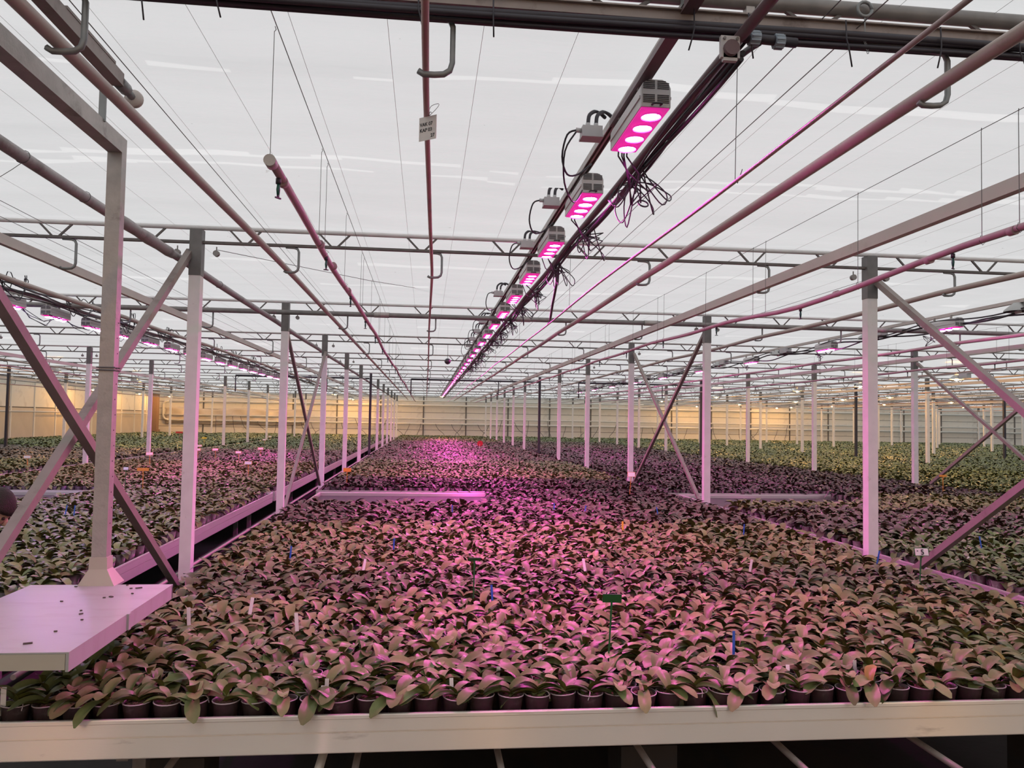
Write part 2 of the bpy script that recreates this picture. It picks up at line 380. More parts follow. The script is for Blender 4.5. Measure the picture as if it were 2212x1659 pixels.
# ------------------------------------------------------------------ benches
def rail_prof():   # (outward, height) of the aluminium edge profile
    t, bt = Z_RAIL, Z_RAILB
    return [(-.004, t), (.010, t), (.012, t - .004), (.012, t - .017), (.009, t - .020), (.009, t - .072), (.001, t - .075), (.001, t - .079), (.005, t - .080), (.005, bt + .004), (.003, bt), (-.022, bt), (-.022, bt + .006), (-.010, bt + .006), (-.010, t - .02)]
def rail(parent, a, b, out):
    """extrude the profile from a to b (xy), facing out"""
    a, b, o_ = Vector((*a, 0)), Vector((*b, 0)), Vector((*out, 0))
    pr = rail_prof(); n = len(pr)
    vs = [a + o_ * u + Vector((0, 0, z)) for u, z in pr] + [b + o_ * u + Vector((0, 0, z)) for u, z in pr]
    m = MB().add(vs, [(i, (i + 1) % n, (i + 1) % n + n, i + n) for i in range(n)] + [tuple(range(n)), tuple(range(2 * n - 1, n - 1, -1))])
    return m.build('edge_rail', M_alu if abs(a.y - 3.6) + abs(b.y - 3.6) < .01 else M_alu_dim, parent)
def bench(x0, x1, y0, y1, label, group=None, front=None, legs=True):
    t = thing('plant_bench', label, 'bench', ((x0 + x1) / 2, y0, 0), 0, group); L = Vector(t.location)
    def rel(m):
        m.v = [tuple(Vector(v) - L) for v in m.v]; return m
    rel(MB().box(((x0 + x1) / 2, (y0 + y1) / 2, Z_DECK - .02), (x1 - x0 - .03, y1 - y0 - .03, .04))).build('deck', M_deck, t)
    for a, b_, o_ in (((x0, y0), (x1, y0), (0, -1)), ((x1, y0), (x1, y1), (1, 0)), ((x1, y1), (x0, y1), (0, 1)), ((x0, y1), (x0, y0), (-1, 0))):
        r = rail(t, a, b_, o_); r.location = -L
    if legs:
        for x in (x0 + .5, x1 - .5):
            for k in range(max(2, int((y1 - y0) / 4))):
                yy = y0 + .4 + k * (y1 - y0 - .8) / max(1, max(2, int((y1 - y0) / 4)) - 1)
                rel(MB().box((x, yy, (Z_DECK - .17) / 2), (.06, .06, Z_DECK - .17))).build('leg', M_galvd, t)
            rel(MB().box((x, (y0 + y1) / 2, Z_DECK - .135), (.05, y1 - y0 - .3, .07))).build('bearer', M_galvd, t)
    return t
bench(-1.80, 4.25, 3.6, 14.2, 'big near bench with a wide aluminium front rail under the potted orchids')
bench(-1.90, 4.25, 14.5, WALL_Y - 1.2, 'long far bench in the middle bay behind the near bench')
bench(-8.1, -2.57, 5.85, 14.0, 'bench beside the white platform, its long rail facing the black gap')
bench(-8.1, -2.57, 14.2, WALL_Y - 1.2, 'long far bench in the bay left of the middle bench')
bench(4.62, 10.4, 3.9, 14.2, 'bench right of the middle bench, pots lined along its near edge')
bench(4.48, 10.4, 14.45, WALL_Y - 1.2, 'long bench of dark-leaved orchids right of the middle bench')
bench(-14.6, -8.8, 14, WALL_Y - 1.2, 'bench in the second bay left, beyond the post row')
bench(-19.1, -15.2, 34, WALL_Y - 1.2, 'bench along the foil-covered left wall')
for j in (2, 3, 4, 5, 6):
    bench(XP[j] + .25, XP[j + 1] - .25, {2: 12, 3: 22, 4: 30, 5: 36, 6: 44}[j], WALL_Y - 1.2, 'far bench of green orchids in the bays beyond the dark-leaved ones', 'far right benches', legs=False)
# roller tubes under the near bench
for x, w in ((-.44, 1), (-.28, 0), (.37, 0), (1.05, 0), (1.745, 0), (2.46, 0), (-1.1, 0), (3.1, 0)):
    t = tag(MB().tube([(x, 2.2, CZ - 1.56), (x, 13.8, CZ - 1.56)], .021 if w else .016, 8).build('roller_tube', M_alu if w else M_brace, smooth=True),
            'shiny silver roller tube under the near bench' if w else 'thin rusty tube running under the near bench', 'tube', None if w else 'tubes under the near bench')
for y, z in ((4.3, CZ - 1.66), (5.6, CZ - 1.75)):
    tag(MB().box((1.1, y, z), (6.0, .07, .06)).build('support_beam', M_galvd), 'dim steel cross beam under the near bench', 'beam', 'cross beams under the near bench')
for x in (-1.2, 1.2, 3.6):
    tag(MB().box((x, 4.3, (CZ - 1.69) / 2), (.3, .3, CZ - 1.69)).build('concrete_foot', M_soil), 'dark concrete block carrying the cross beam under the bench', 'block', 'blocks under the near bench')
# heating pipes in the black gap beside the near bench
tag(MB().tube([(-2.17, 4.6, CZ - 1.42), (-2.17, WALL_Y - 2, CZ - 1.42)], .016, 8).build('gap_pipe', M_rod, smooth=True), 'thin pink-lit pipe running down the black gap between benches', 'pipe')
tag(MB().tube([(-2.36, 4.8, CZ - 1.55), (-2.36, WALL_Y - 2, CZ - 1.55)], .035, 8).build('gap_pipe', M_cable, smooth=True), 'thick black pipe lying in the gap between benches', 'pipe')

# ------------------------------------------------------------------ posts
PS = .1
post_hi = MB().box((0, 0, (CZ + 1.25) / 2), (PS, PS, CZ + 1.25)).mesh('shaft', M_white)
head_hi = MB().box((0, 0, CZ + 1.25 + .21), (PS + .006, PS + .006, .42)).mesh('head', M_head)
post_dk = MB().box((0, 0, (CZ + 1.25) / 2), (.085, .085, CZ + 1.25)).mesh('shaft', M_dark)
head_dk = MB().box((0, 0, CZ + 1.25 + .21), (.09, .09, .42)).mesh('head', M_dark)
foot_m = MB().box((0, 0, .01), (.2, .2, .02)).mesh('foot_plate', M_galvd)
pul_m = MB().tube([(0, -.02, 0), (0, .02, 0)], .028, 10).tube([(0, 0, 0), (0, 0, .06)], .006, 5).mesh('pulley', M_galvd)
rowname = {0: 'between the left bench and the middle bench', 1: 'between the middle bench and the right bench', -1: 'second left of the middle bench', -2: 'farthest left near the foil wall', 2: 'between the dark-leaved bench and the green far benches'}
for j in range(-2, 8):
    for k, y in enumerate(ROWS):
        if k == 0: continue
        x = XP[j]
        if not (seen(x, y, CZ - .9) or seen(x, y, CZ + 1.5)): continue
        if j == -2 and y < 30: continue
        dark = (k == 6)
        g = None
        if j in (0, 1) and k <= 4: lab = f'white steel post, {ORD[k-1]} in the row {rowname[j]}'
        elif j in (-1, 2) and k <= 6 and not dark: lab = f'white steel post in the row {rowname[j]}'; g = 'white posts, row ' + str(j) + ' near part'
        elif dark and j in (0, 1): lab = f'dark navy post in the row {rowname[j]}'
        elif dark: lab = 'dark post among the white ones of a side bay'; g = 'dark posts of side bays'
        elif j in (0, 1): lab = f'far white post in the row {rowname[j]}'; g = f'far white posts of row {j}'
        else: lab = 'slim far white post standing among the outer bays of orchids'; g = 'far white posts of the outer bays'
        if j in (-1, 2) and k <= 6 and not dark: lab = f'white steel post in the row {rowname[j]}'
        t = thing('support_post', lab, 'post', (x, y, 0), 0, g)
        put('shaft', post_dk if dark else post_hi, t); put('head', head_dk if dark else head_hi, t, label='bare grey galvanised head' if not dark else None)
        put('foot_plate', foot_m, t)
        if k <= 4 and j in (0, 1, -1, 2):
            for dx in (-.17, .17): put('pulley', pul_m, t, (dx, 0, CZ + 1.46))

# ------------------------------------------------------------------ trusses
SP = 6.4
def hook_mesh(drop, r):
    z = -drop
    pts = [(.14, 0, .0), (.06, 0, .0), (.05, 0, .0)]
    pts = [(-.02, 0, -.005), (.055, 0, -.008), (.085, 0, -.018), (.097, 0, -.045), (.097, 0, z + .05), (.088, 0, z + .02), (.065, 0, z + .004), (.03, 0, z), (-.012, 0, z), (-.032, 0, z + .012)]
    return MB().tube(pts, r, 6).mesh('pipe_hook', M_hook, True)
hook_m = hook_mesh(.235, .012); hook_j = hook_mesh(.27, .012)
clip_m = MB().box((0, 0, 0), (.045, .04, .05)).mesh('hook_clip', M_hook)
low_m = MB().box((0, 0, .012), (SP, .02, .006)).box((0, 0, 0), (SP, .045, .02)).mesh('lower_chord', M_chord)
top_m = MB().tube([(-SP / 2, 0, 0), (SP / 2, 0, 0)], .021, 8).mesh('upper_chord', M_white, True)
top_g = MB().tube([(-SP / 2, 0, 0), (SP / 2, 0, 0)], .018, 6).mesh('upper_chord', M_galv, True)
hh = Z_TOP - Z_LOW
dg = [MB().bar((0, 0, 0), (s * .13, 0, hh), .016, .016, (0, 1, 0)).mesh('diagonal', M_chord) for s in (-1, 1)]
web = MB()
for i in range(8):
    xx = -SP / 2 + .42 + i * .795
    for s in (-1, 1): web.bar((xx + s * .02, 0, 0), (xx + s * .15, 0, hh), .016, .016, (0, 1, 0))
web_m = web.mesh('web', M_chord)
HOOKX = [.8, 2.10, 4.12, 5.27]       # offsets of hooked pipes from the bay's post line
bayname = {0: 'over the middle bay', -1: 'over the bay left of the middle', 1: 'over the bay right of the middle'}
for k, y in enumerate(ROWS):
    for j in range(-3, 7):
        xc = XP[j] + SP / 2
        if XP[j] < WALL_L - 3: continue
        if not any(seen(XP[j] + SP * q / 8, y, Z_LOW, 20) for q in range(9)): continue
        if k == 0 and j != 0: continue
        g = None
        if k == 0: lab = 'lattice truss nearest the hanging number plate, loaded with black cables'
        elif j in bayname and k <= 5: lab = f'slim lattice truss {bayname[j]}, {ORD[k]} counted from the cable-laden truss'
        elif j in bayname: lab = f'far slim lattice truss {bayname[j]} close to the back wall'; g = f'far trusses {bayname[j]}'
        else: lab = 'slim lattice truss crossing one of the outer bays'; g = 'trusses of the outer bays'
        zl = Z_LOW + (.045 if k == 0 else 0)
        t = thing('roof_truss', lab, 'truss', (xc, y, zl), 0, g)
        if k == 0:
            MB().box((0, 0, .0), (SP, .045, .036)).box((0, -.02, .02), (SP, .04, .006)).build('lower_chord', M_chord0, t)
            MB().tube([(-SP / 2, 0, .089), (SP / 2, 0, .086)], .031, 14).build('upper_chord', M_galvd, t, True)
        else:
            put('lower_chord', low_m, t); put('upper_chord', top_m if k < 3 else top_g, t, (0, 0, hh))
        if k <= 4 and j in bayname:
            for i in range(8):
                xx = -SP / 2 + .42 + i * .795
                for s in (0, 1): put('diagonal', dg[s], t, (xx + (-.02, .02)[s], 0, 0), None, (1, 1, .62 if k == 0 else 1))
        else: put('web', web_m, t)
        if k == 0:
            for px_ in (0, ): MB().box((3.33 - SP / 2, 0, .045), (.035, .035, .07)).build('upright', M_galv, t)
        for n_, hx in enumerate(HOOKX):
            if k > 8: break
            if not seen(XP[j] + hx, y, Z_LOW): continue
            off = (-.045 if (k == 0 and n_ == 1) else -.085 if (k == 0 and n_ == 0) else -.04 if n_ == 2 and j == 0 else 0)
            h = put('pipe_hook', hook_j if n_ == 3 else hook_m, t, (hx - SP / 2 + off, 0, -.008 - (.045 if k == 0 else 0)))
# cloth roll and main pipe on the second truss row
y = ROWS[2] - .05
for a, b_, lab in ((XP[-2], XP[0] - .12, 'thick grey water main under the second truss left of the post'), (XP[0] - .12, XP[1] - .12, 'thick grey water main under the second truss across the middle bay'), (XP[1] - .12, XP[3], 'thick grey water main under the second truss right of the post')):
    t = thing('water_main', lab, 'pipe', (a, y, CZ + 1.53))
    MB().tube([(0, 0, 0), (b_ - a, 0, 0)], .036, 12).build('pipe', M_galvd, t, True)
    for q in (.22, .55, .86): MB().tube([((b_ - a) * q, 0, 0), ((b_ - a) * q + .22, 0, 0)], .041, 12).build('coupling', M_galv, t, True)
# dark frame at the sixth row
for a, lab in ((XP[0] + 1.5, 'black pipe gantry hung across the middle bay between the two dark posts'), (XP[1] + 1.5, 'black pipe gantry hung across the right bay beyond the dark post'), (XP[-1] + 1.5, 'black pipe gantry hung across the left bay before the dark post')):
    t = thing('gantry', lab, 'gantry', (a, ROWS[6] - .1, 0))
    MB().tube([(0, 0, CZ + 1.49), (4.85, 0, CZ + 1.48)], .032, 8).build('crossbar', M_dark, t, True)
    MB().tube([(0, 0, CZ + 1.49), (0, 0, CZ + .9)], .022, 8).build('drop', M_dark, t, True)
    MB().tube([(3.3, 0, CZ + 1.49), (3.3, 0, CZ + .95)], .018, 8).build('drop', M_dark, t, True)

# cables and fittings on the nearest truss
def wob(a, b_, n, amp, seed, sag=0.0):
    q = random.Random(seed); out = []
    p1, p2, p3 = [q.uniform(0, 6) for _ in range(3)]
    for i in range(n):
        u = i / (n - 1); p = Vector(a).lerp(Vector(b_), u)
        p.z += amp * math.sin(u * 7 + p1) - sag * math.sin(math.pi * u); p.y += amp * .8 * math.sin(u * 9 + p2); p.x += 0
        out.append(p)
    return out
Y0 = ROWS[0]; ZL0 = Z_LOW + .04
for i, (dz, dy, r, am) in enumerate(((-.045, -.045, .016, .008), (-.062, -.02, .014, .010), (-.05, .02, .013, .008), (-.075, -.04, .010, .012), (-.058, -.055, .012, .012))):
    tag(MB().tube(wob((-2.0, Y0 + dy, ZL0 + dz), (4.2, Y0 + dy, ZL0 + dz), 40, am, i + 5), r, 7).build('power_cable', M_cable, smooth=True), 'black power cable strapped along the nearest truss', 'cable', 'cables on the nearest truss')
for i, x in enumerate((-1.05, -.79, -.06, .22, 1.0, 1.22, 1.62, 2.02, 2.36)):
    q = random.Random(i); L = q.uniform(.05, .09); dx = q.uniform(-.03, .03)
    tag(MB().tube([(x, Y0 - .07, ZL0 + .01), (x, Y0 - .075, ZL0 - .07), (x + dx * .3, Y0 - .08, ZL0 - .1), (x + dx, Y0 - .08, ZL0 - .1 - L)], .0032, 5).build('cable_tie', M_cable, smooth=True), 'long black cable tie tail sticking down from the nearest truss', 'cable tie', 'cable ties on the nearest truss')
def at0(px, py): return at(px, py, Y=Y0 - .08)
for a, b_, lab in (((1618, 82), (1640, 84), 'grey-blue ribbed pipe coupling on the nearest truss, beside the clamp'), ((1672, 90), (1692, 91), 'grey-blue ribbed pipe coupling on the nearest truss, away from the clamp')):
    p, q = at0(*a), at0(*b_); t = thing('pipe_coupling', lab, 'coupling', p)
    MB().tube([(0, 0, 0), q - p], .026, 16).build('nut', M_connb, t, True)
    mb = MB()
    for i in range(10):
        an = i * math.pi / 5; mb.box((q - p) * .5 + Vector((0, .026 * math.cos(an), .026 * math.sin(an))), ((q - p).length * .9, .006, .006))
    mb.build('rib', M_connb, t)
tag(MB().tube([at0(1600, 80), at0(1720, 93)], .019, 10).build('black_connector', M_cable, smooth=True), 'short black pipe between the two grey-blue couplings', 'pipe')
p = at(1576, 103, Y=Y0 - .1); t = thing('pipe_clamp', 'white clamp plate holding the lamp conduit under the nearest truss', 'clamp', p)
MB().box((0, 0, .0), (.075, .02, .085)).box((0, 0, -.04), (.055, .02, .03)).build('plate', M_lampw, t)
MB().tube([(0, -.03, -.01), (0, .03, -.01)], .03, 14).build('sleeve', M_conduit, t, True)
MB().tube([(-.025, -.012, .03), (-.025, -.018, .03)], .006, 8).build('bolt', M_galvd, t); MB().tube([(.025, -.012, .03), (.025, -.018, .03)], .006, 8).build('bolt', M_galvd, t)
p = at(1868, 20, Y=Y0 - .05); t = thing('eye_ring', 'steel ring hooked on the big pipe of the nearest truss with a chain', 'ring', p)
MB().tube([(.03 * math.cos(a), 0, .03 * math.sin(a)) for a in np.linspace(0, 6.28, 14)], .007, 6).build('ring', M_hook, t, True)
for i in range(5): MB().tube([(.004 * math.cos(a) + .003 * i, .004 * (i % 2) * math.sin(a), -.13 - .011 * i + .007 * math.sin(a)) for a in np.linspace(0, 6.28, 9)], .0015, 4).build('chain_link', M_hook, t)
MB().tube([(0, 0, -.03), (.0, 0, -.13)], .003, 5).build('wire', M_hook, t)

# ------------------------------------------------------------------ long pipes
def sagpipe(name, x, z, y0, y1, r, m, lab, cat='pipe', sag=.015, wav=0.0, group=None, n=8, rows=True):
    pts = []; ks = np.arange(y0, y1 + .01, .5)
    for y in ks:
        ph = ((y - 3.0) % 4.58) / 4.58 if y < 7.38 else ((y - 7.38) % 4.58) / 4.58
        pts.append((x + wav * math.sin(y * .45 + x), y, z - sag * math.sin(math.pi * ph)))
    return tag(MB().tube(pts, r, n).build(name, m, smooth=True), lab, cat, group)
E_Y = WALL_Y - 3
tag(MB().tube([(float(np.interp(y, [1, 2.7, 3.5, 4.7, 6, 8, 60], [-1.39, -1.375, -1.352, -1.332, -1.312, -1.295, -1.28])), y, Z_PIPE) for y in np.arange(1, E_Y, .4)], .0265, 12).build('heating_pipe', M_pipe, smooth=True), 'pinkish-white heating pipe passing beside the flat bar with a roller end', 'pipe')
ky, kx = [1, 3, 3.6, 5.5, 7.4, 12, 17, 60], [-.034, -.03, -.024, 0, .03, .02, .03, .03]
tag(MB().tube([(float(np.interp(y, ky, kx)), y, Z_PIPE + .008 * math.sin(y * 1.37)) for y in np.arange(1.2, E_Y, .4)], .0135, 10).build('thin_pipe', M_red, smooth=True), 'thin reddish pipe carrying the small white number plate', 'pipe')
sagpipe('heating_pipe', XP[0] + 4.07, Z_PIPE, 1.2, E_Y, .028, M_pipe, 'thick pink-lit heating pipe right of the lamp row in the middle bay', sag=.01, n=12)
sagpipe('heating_pipe', XP[0] - .16, CZ + 1.415, 1.2, E_Y, .036, M_pipeg, 'grey plastic-wrapped pipe passing just left of the first white post', sag=.01)
sagpipe('heating_pipe', XP[-1] + 4.12, CZ + 1.40, 3, E_Y, .03, M_pipe, 'pale heating pipe above the violet lamp row in the left bay', sag=.015)
sagpipe('heating_pipe', XP[1] + .80, Z_PIPE, 2.5, E_Y, .028, M_pipe, 'pale heating pipe just right of the second post row', sag=.02)
sagpipe('heating_pipe', XP[1] + 4.1, Z_PIPE, 6, E_Y, .028, M_pipe, 'heating pipe below the right bay lamp row', sag=.02)
def gutter(x, z, y0, lab, group=None):
    m = MB(); pr = [(-.02, -.04), (.02, -.04), (.02, .04), (-.02, .04)]
    m.prism([(x + u, z + v) for u, v in pr], y0, E_Y); m.box((x + .024, (y0 + E_Y) / 2, z - .036), (.012, E_Y - y0, .012))
    return tag(m.build('gutter_beam', M_cream), lab, 'beam', group)
gutter(XP[0] + 5.25, CZ + 1.33, 2.0, 'flat cream beam hooked under the trusses in the middle bay')
gutter(XP[-1] + 5.20, CZ + 1.33, 3.0, 'flat cream beam hooked under the trusses in the left bay')
gutter(XP[1] + 5.25, CZ + 1.33, 7.0, 'flat cream beam hooked under the trusses in the right bay')
# grey plastic wrap ruck on the pipe by the post
for a, b_ in ((6.2, 6.62), (6.75, 7.1)):
    pass
tag(MB().tube([(XP[0] - .16, y, CZ + 1.41) for y in (5.9, 6.1, 6.35, 6.6, 6.85, 7.1, 7.25)], [.038, .047, .042, .05, .043, .046, .037], 9).build('plastic_wrap', M_pipeg, smooth=True), 'crumpled grey plastic wrapped around the pipe at the first post', 'wrap')
for i, y in enumerate((3.6, 4.05, 4.6, 5.4, 7.9, 8.8)):
    tag(MB().tube([(XP[0] - .16 + .0385 * math.cos(a), y + .01 * math.sin(a), CZ + 1.408 + .0385 * math.sin(a)) for a in np.linspace(0, 6.28, 15)] + ([(XP[0] - .2, y - .02, CZ + 1.33), (XP[0] - .26, y - .06, CZ + 1.26)] if i == 2 else []), .0022, 4).build('wire_loop', M_wire), 'thin wire loop tied round the grey wrapped pipe', 'wire', 'wire loops on the wrapped pipe')
# outer bays
for j in (-3, -2, 2, 3, 4, 5):
    for hx, r, m in ((.8, .028, M_pipe), (2.1, .014, M_red), (4.1, .028, M_pipe), (5.0, .022, M_pvc)):
        x = XP[j] + hx
        if x < WALL_L + .4: continue
        sagpipe('heating_pipe', x, Z_PIPE - (.25 if m is M_pvc else 0), 12 if abs(j) < 3 else 20, E_Y, r, m, 'long thin pipe under the screen in one of the outer bays', group='pipes of the outer bays', n=6)
    if XP[j] + 5.2 > WALL_L: gutter(XP[j] + 5.25, CZ + 1.33, 12, 'flat cream beam in one of the outer bays', 'beams of the outer bays')

# irrigation lines with sprinklers hung from wires
def sprinkler(x, y, z, lab, grp, flip=0):
    t = thing('sprinkler', lab, 'sprinkler', (x, y, z), random.uniform(0, 3), grp)
    MB().tube([(0, 0, 0), (0, 0, -.025)], .012, 8).build('connector', M_cable, t, True)
    MB().tube([(0, 0, -.025), (0, 0, -.05), (0, 0, -.075)], [.006, .009, .006], 8).build('nozzle', M_gsprink, t, True)
    MB().box((0, 0, -.088), (.032, .008, .006)).box((0, 0, -.08), (.008, .008, .016)).build('spinner', M_cable, t)
def irrigation(x, z, y0, lab, slab, swire, zw, step, y1=50, dip=None):
    dz = (lambda y: float(np.interp(y, *dip))) if dip else (lambda y: 0.0)
    t = thing('irrigation_pipe', lab, 'pipe', (x, y0, z))
    pts = []
    for y in np.arange(y0, y1, .4): pts.append((.012 * math.sin(y * .8), y - y0, .008 * math.sin(y * 1.9) + dz(y)))
    MB().tube(pts, .0195, 10).build('pipe', M_pvc, t, True)
    MB().tube([(0, -.012, 0), (0, .05, 0)], .0255, 16).build('end_cap', M_galv, t, True)
    for q in (.28, 1.6, 2.3, 3.4): MB().tube([(0, q, dz(y0 + q)), (0, q + .045, dz(y0 + q))], .025, 12).build('collar', M_pvc, t, True)
    tag(MB().tube([(x + .01, .5, zw), (x, y1, zw)], .0022, 5).build('hanger_wire', M_wire), swire, 'wire')
    k = 0
    for y in np.arange(y0 + .2, 26, step):
        k += 1
        sprinkler(x, y, z - .015 + dz(y), slab, slab)
    for y in list(np.arange(y0 + .02, 26, 1.55)) + list(np.arange(y0 + 1.85, 20, 3.1)):
        z_0 = z; z = z_0 + dz(y)
        tag(MB().tube([(x, y, zw + .004), (x + .004, y + .006, zw - .008), (x - .002, y, zw - .02), (x - .004, y, z + .022), (x + .022, y, z), (x, y, z - .022), (x - .022, y, z), (x - .01, y, z + .03)], .002, 4).build('drop_wire', M_wire), 'thin hooked drop wire carrying the ' + ('capped irrigation pipe' if x < 0 else 'irrigation pipe right of the lamps' if x < 4 else 'irrigation pipe in the right bay'), 'wire', 'drop wires at x%.0f' % x); z = z_0
irrigation(-.675, CZ + 1.075, 3.4, 'purple irrigation pipe with a capped end hung on wires', 'small green sprinkler under the capped irrigation pipe', 'steel wire the capped irrigation pipe hangs from', CZ + 1.66, 1.72)
irrigation(3.03, CZ + 1.08, 2.2, 'purple irrigation pipe crossing the second post row on the right', 'small green sprinkler under the irrigation pipe right of the lamps', 'steel wire the right irrigation pipe hangs from', CZ + 1.66, 1.9, dip=([2, 3.7, 4.3, 5.3, 6.4, 7.9, 10.6, 60], [-.03, -.045, -.053, -.09, -.113, -.047, 0, 0]))
irrigation(XP[1] + 5.0, CZ + 1.08, 7.2, 'purple irrigation pipe in the bay right of the middle', 'small sprinkler under the irrigation pipe in the right bay', 'steel wire over the right bay irrigation pipe', CZ + 1.66, 2.4)
# thin pink-lit rod below the lamps, with its hanging wires
tag(MB().tube([(1.335 + .01 * math.sin(y * .7), y, CZ + 1.08 + .006 * math.sin(y * 1.3)) for y in np.arange(1.6, 50, .5)], .0085, 8).build('steel_rod', M_rod, smooth=True), 'thin pink-glowing rod hung below and right of the lamp row', 'rod')
for y in np.arange(3.35, 26, 4.1):
    tag(MB().tube([(1.345, y, CZ + 1.7), (1.335, y, CZ + 1.08), (1.35, y + .01, CZ + 1.065), (1.36, y - .02, CZ + 1.12)], .0018, 4).build('drop_wire', M_wire), 'thin wire holding the pink-glowing rod', 'wire', 'wires of the thin rod')
# long wires under the cloth
for i, ((px_, py_), z, lab) in enumerate((((575, 500), CZ + 1.63, 'wire beside the roller-ended bar, under the cloth'), ((1440, 380), CZ + 1.62, 'inner one of the wire pair right of the lamps'), ((1455, 420), CZ + 1.60, 'outer one of the wire pair right of the lamps'), ((2060, 545), CZ + 1.55, 'wire under the purple irrigation pipe on the right'), ((160, 515), CZ + 1.6, 'wire above the cream beam in the left bay'), ((300, 610), CZ + 1.6, 'wire above the violet lamps in the left bay'))):
    p = at(px_, py_, Z=z)
    tag(MB().tube([(p.x, 1.2, z), (p.x, 45, z)], .0025, 5).build('long_wire', M_wire), lab, 'wire')
for i in range(-8, 17):
    x = -1.03 + .415 * i
    tag(MB().tube([(x, 2.6, ZC - .03), (x, 24, ZC - .03)], .0011, 4).build('screen_thread', M_swire), 'fine pale thread running lengthwise under the white cloth', 'thread', 'threads under the cloth')
p, q = at(470, 540, Y=ROWS[1] + .3), at(1010, 640, Y=ROWS[2] - .2)
tag(MB().tube([p, p.lerp(q, .5) - Vector((0, 0, .03)), q], .003, 4).build('slack_wire', M_wire), 'slack wire slanting across between first and second truss', 'wire')

# ------------------------------------------------------------------ cross braces
def brace(a1, b1, a2, b2, w, lab, m=M_brace, grp=None):
    t = thing('cross_brace', lab, 'brace', a1, 0, grp); L = Vector(a1)
    MB().bar(Vector(a1) - L, Vector(b1) - L, w, w, (1, 0, 0)).build('bar', m, t)
    if a2 is not None: MB().bar(Vector(a2) - L + Vector((.03, 0, 0)), Vector(b2) - L + Vector((.03, 0, 0)), w, w, (1, 0, 0)).build('bar', m, t)
    return t
R1, R2, R3 = ROWS[1], ROWS[2], ROWS[3]
brace((-2.14, R1, CZ + 1.47), (-2.14, 3.05, CZ - 1.62), (-2.08, R1 - .25, CZ - 1.5), (-2.08, 3.05, CZ + 1.20), .055, 'steel X brace crossing behind the grey post that stands on the platform')
brace((4.36, R1 - .02, CZ + 1.44), (4.36, 3.05, CZ - 1.45), (4.30, R1 - .55, CZ - 1.35), (4.30, 3.05, CZ + 1.1), .055, 'steel X brace bolted to the first white post on the right')
brace((4.32, R2 + .05, CZ + 1.45), (4.32, R3 - .2, CZ - 1.3), (4.32, R3 - .1, CZ + 1.45), (4.32, R2 + .25, CZ - 1.3), .05, 'steel X brace between second and third post of the right row')
brace((-2.08, R2 + .1, CZ + 1.3), (-2.08, R3 - .2, CZ - 1.35), (-2.08, R3 - .1, CZ + 1.32), (-2.08, R2 + .2, CZ - 1.35), .045, 'thin X brace between second and third post of the left row')
brace((10.72, R3 - .1, CZ + 1.40), (10.72, R2 + .2, CZ - 1.25), (10.72, R3 - .5, CZ - 1.2), (10.72, R2 + .2, CZ + 1.15), .055, 'steel X brace far right over the green orchids')

# ------------------------------------------------------------------ portal frame and platform on the left
FX, FY = -1.752, 4.62
t = thing('portal_frame', 'galvanised square portal post and beam rising from the white platform', 'frame', (FX, FY, CZ - .90))
MB().box((0, 0, (1.54 + .90) / 2), (.078, .066, 1.54 + .90)).build('post', M_galv, t)
MB().box((0, -1.3, 1.5 + .90), (.0785, 2.666, .09)).build('beam', M_galv, t)
b = MB()
b.add([(-.095, -.06, -.03), (.095, -.06, -.03), (.095, .09, -.03), (-.095, .09, -.03), (-.048, -.04, .055), (.048, -.04, .055), (.048, .042, .055), (-.048, .042, .055), (-.046, -.039, .12), (.046, -.039, .12), (.046, .041, .12), (-.046, .041, .12)],
      [(0, 1, 5, 4), (1, 2, 6, 5), (2, 3, 7, 6), (3, 0, 4, 7), (4, 5, 9, 8), (5, 6, 10, 9), (6, 7, 11, 10), (7, 4, 8, 11), (8, 9, 10, 11), (3, 2, 1, 0)])
b.build('flared_foot', M_beige, t)
for z in (.72, .735): MB().tube([(.047 * sx_ , sy_ * .041, CZ - CZ + z + .42) for sx_, sy_ in ((-1, -1), (1, -1), (1, 1), (-1, 1), (-1, -1))], .004, 5).build('wire_tie', M_wire, t)
for i in range(14): MB().tube([(.0385, .0 + .012 * (i % 2), .30 + i * .085), (.0405, .0 + .012 * (i % 2), .30 + i * .085)], .004, 8).build('hole', M_slot, t)
# flat bar with roller
p = at(285, 212, Z=CZ + 1.55)
t = thing('roller_bar', 'dark flat steel bar with a round roller at its end', 'bar', p)
MB().box((-.015, -.14 - .75, .03), (.055, 1.5, .06)).build('bar', M_brace, t)
MB().box((-.015, -.5, .065), (.06, .5, .012)).build('splice', M_brace, t)
MB().tube([(-.01, -.14, .02), (-.005, -.06, .015)], .03, 8).build('bracket', M_hook, t, True)
MB().tube([(.0, -.065, .01), (.005, -.01, .0)], .018, 8).build('axle', M_hook, t, True)
rm = Matrix.Rotation(math.radians(90), 3, 'X')
MB().lathe([(.012, -.022), (.04, -.018), (.044, -.008), (.036, 0), (.044, .008), (.04, .018), (.012, .022)], 18, (.008, .005, -.002), rm, (True, True)).build('roller', M_cream, t, True)
tag(MB().box(at(222, 222, X=FX + .03), (.035, .012, .2)).build('hanger_strap', M_hook), 'short upright strap joining the portal beam to the roller bar', 'strap')
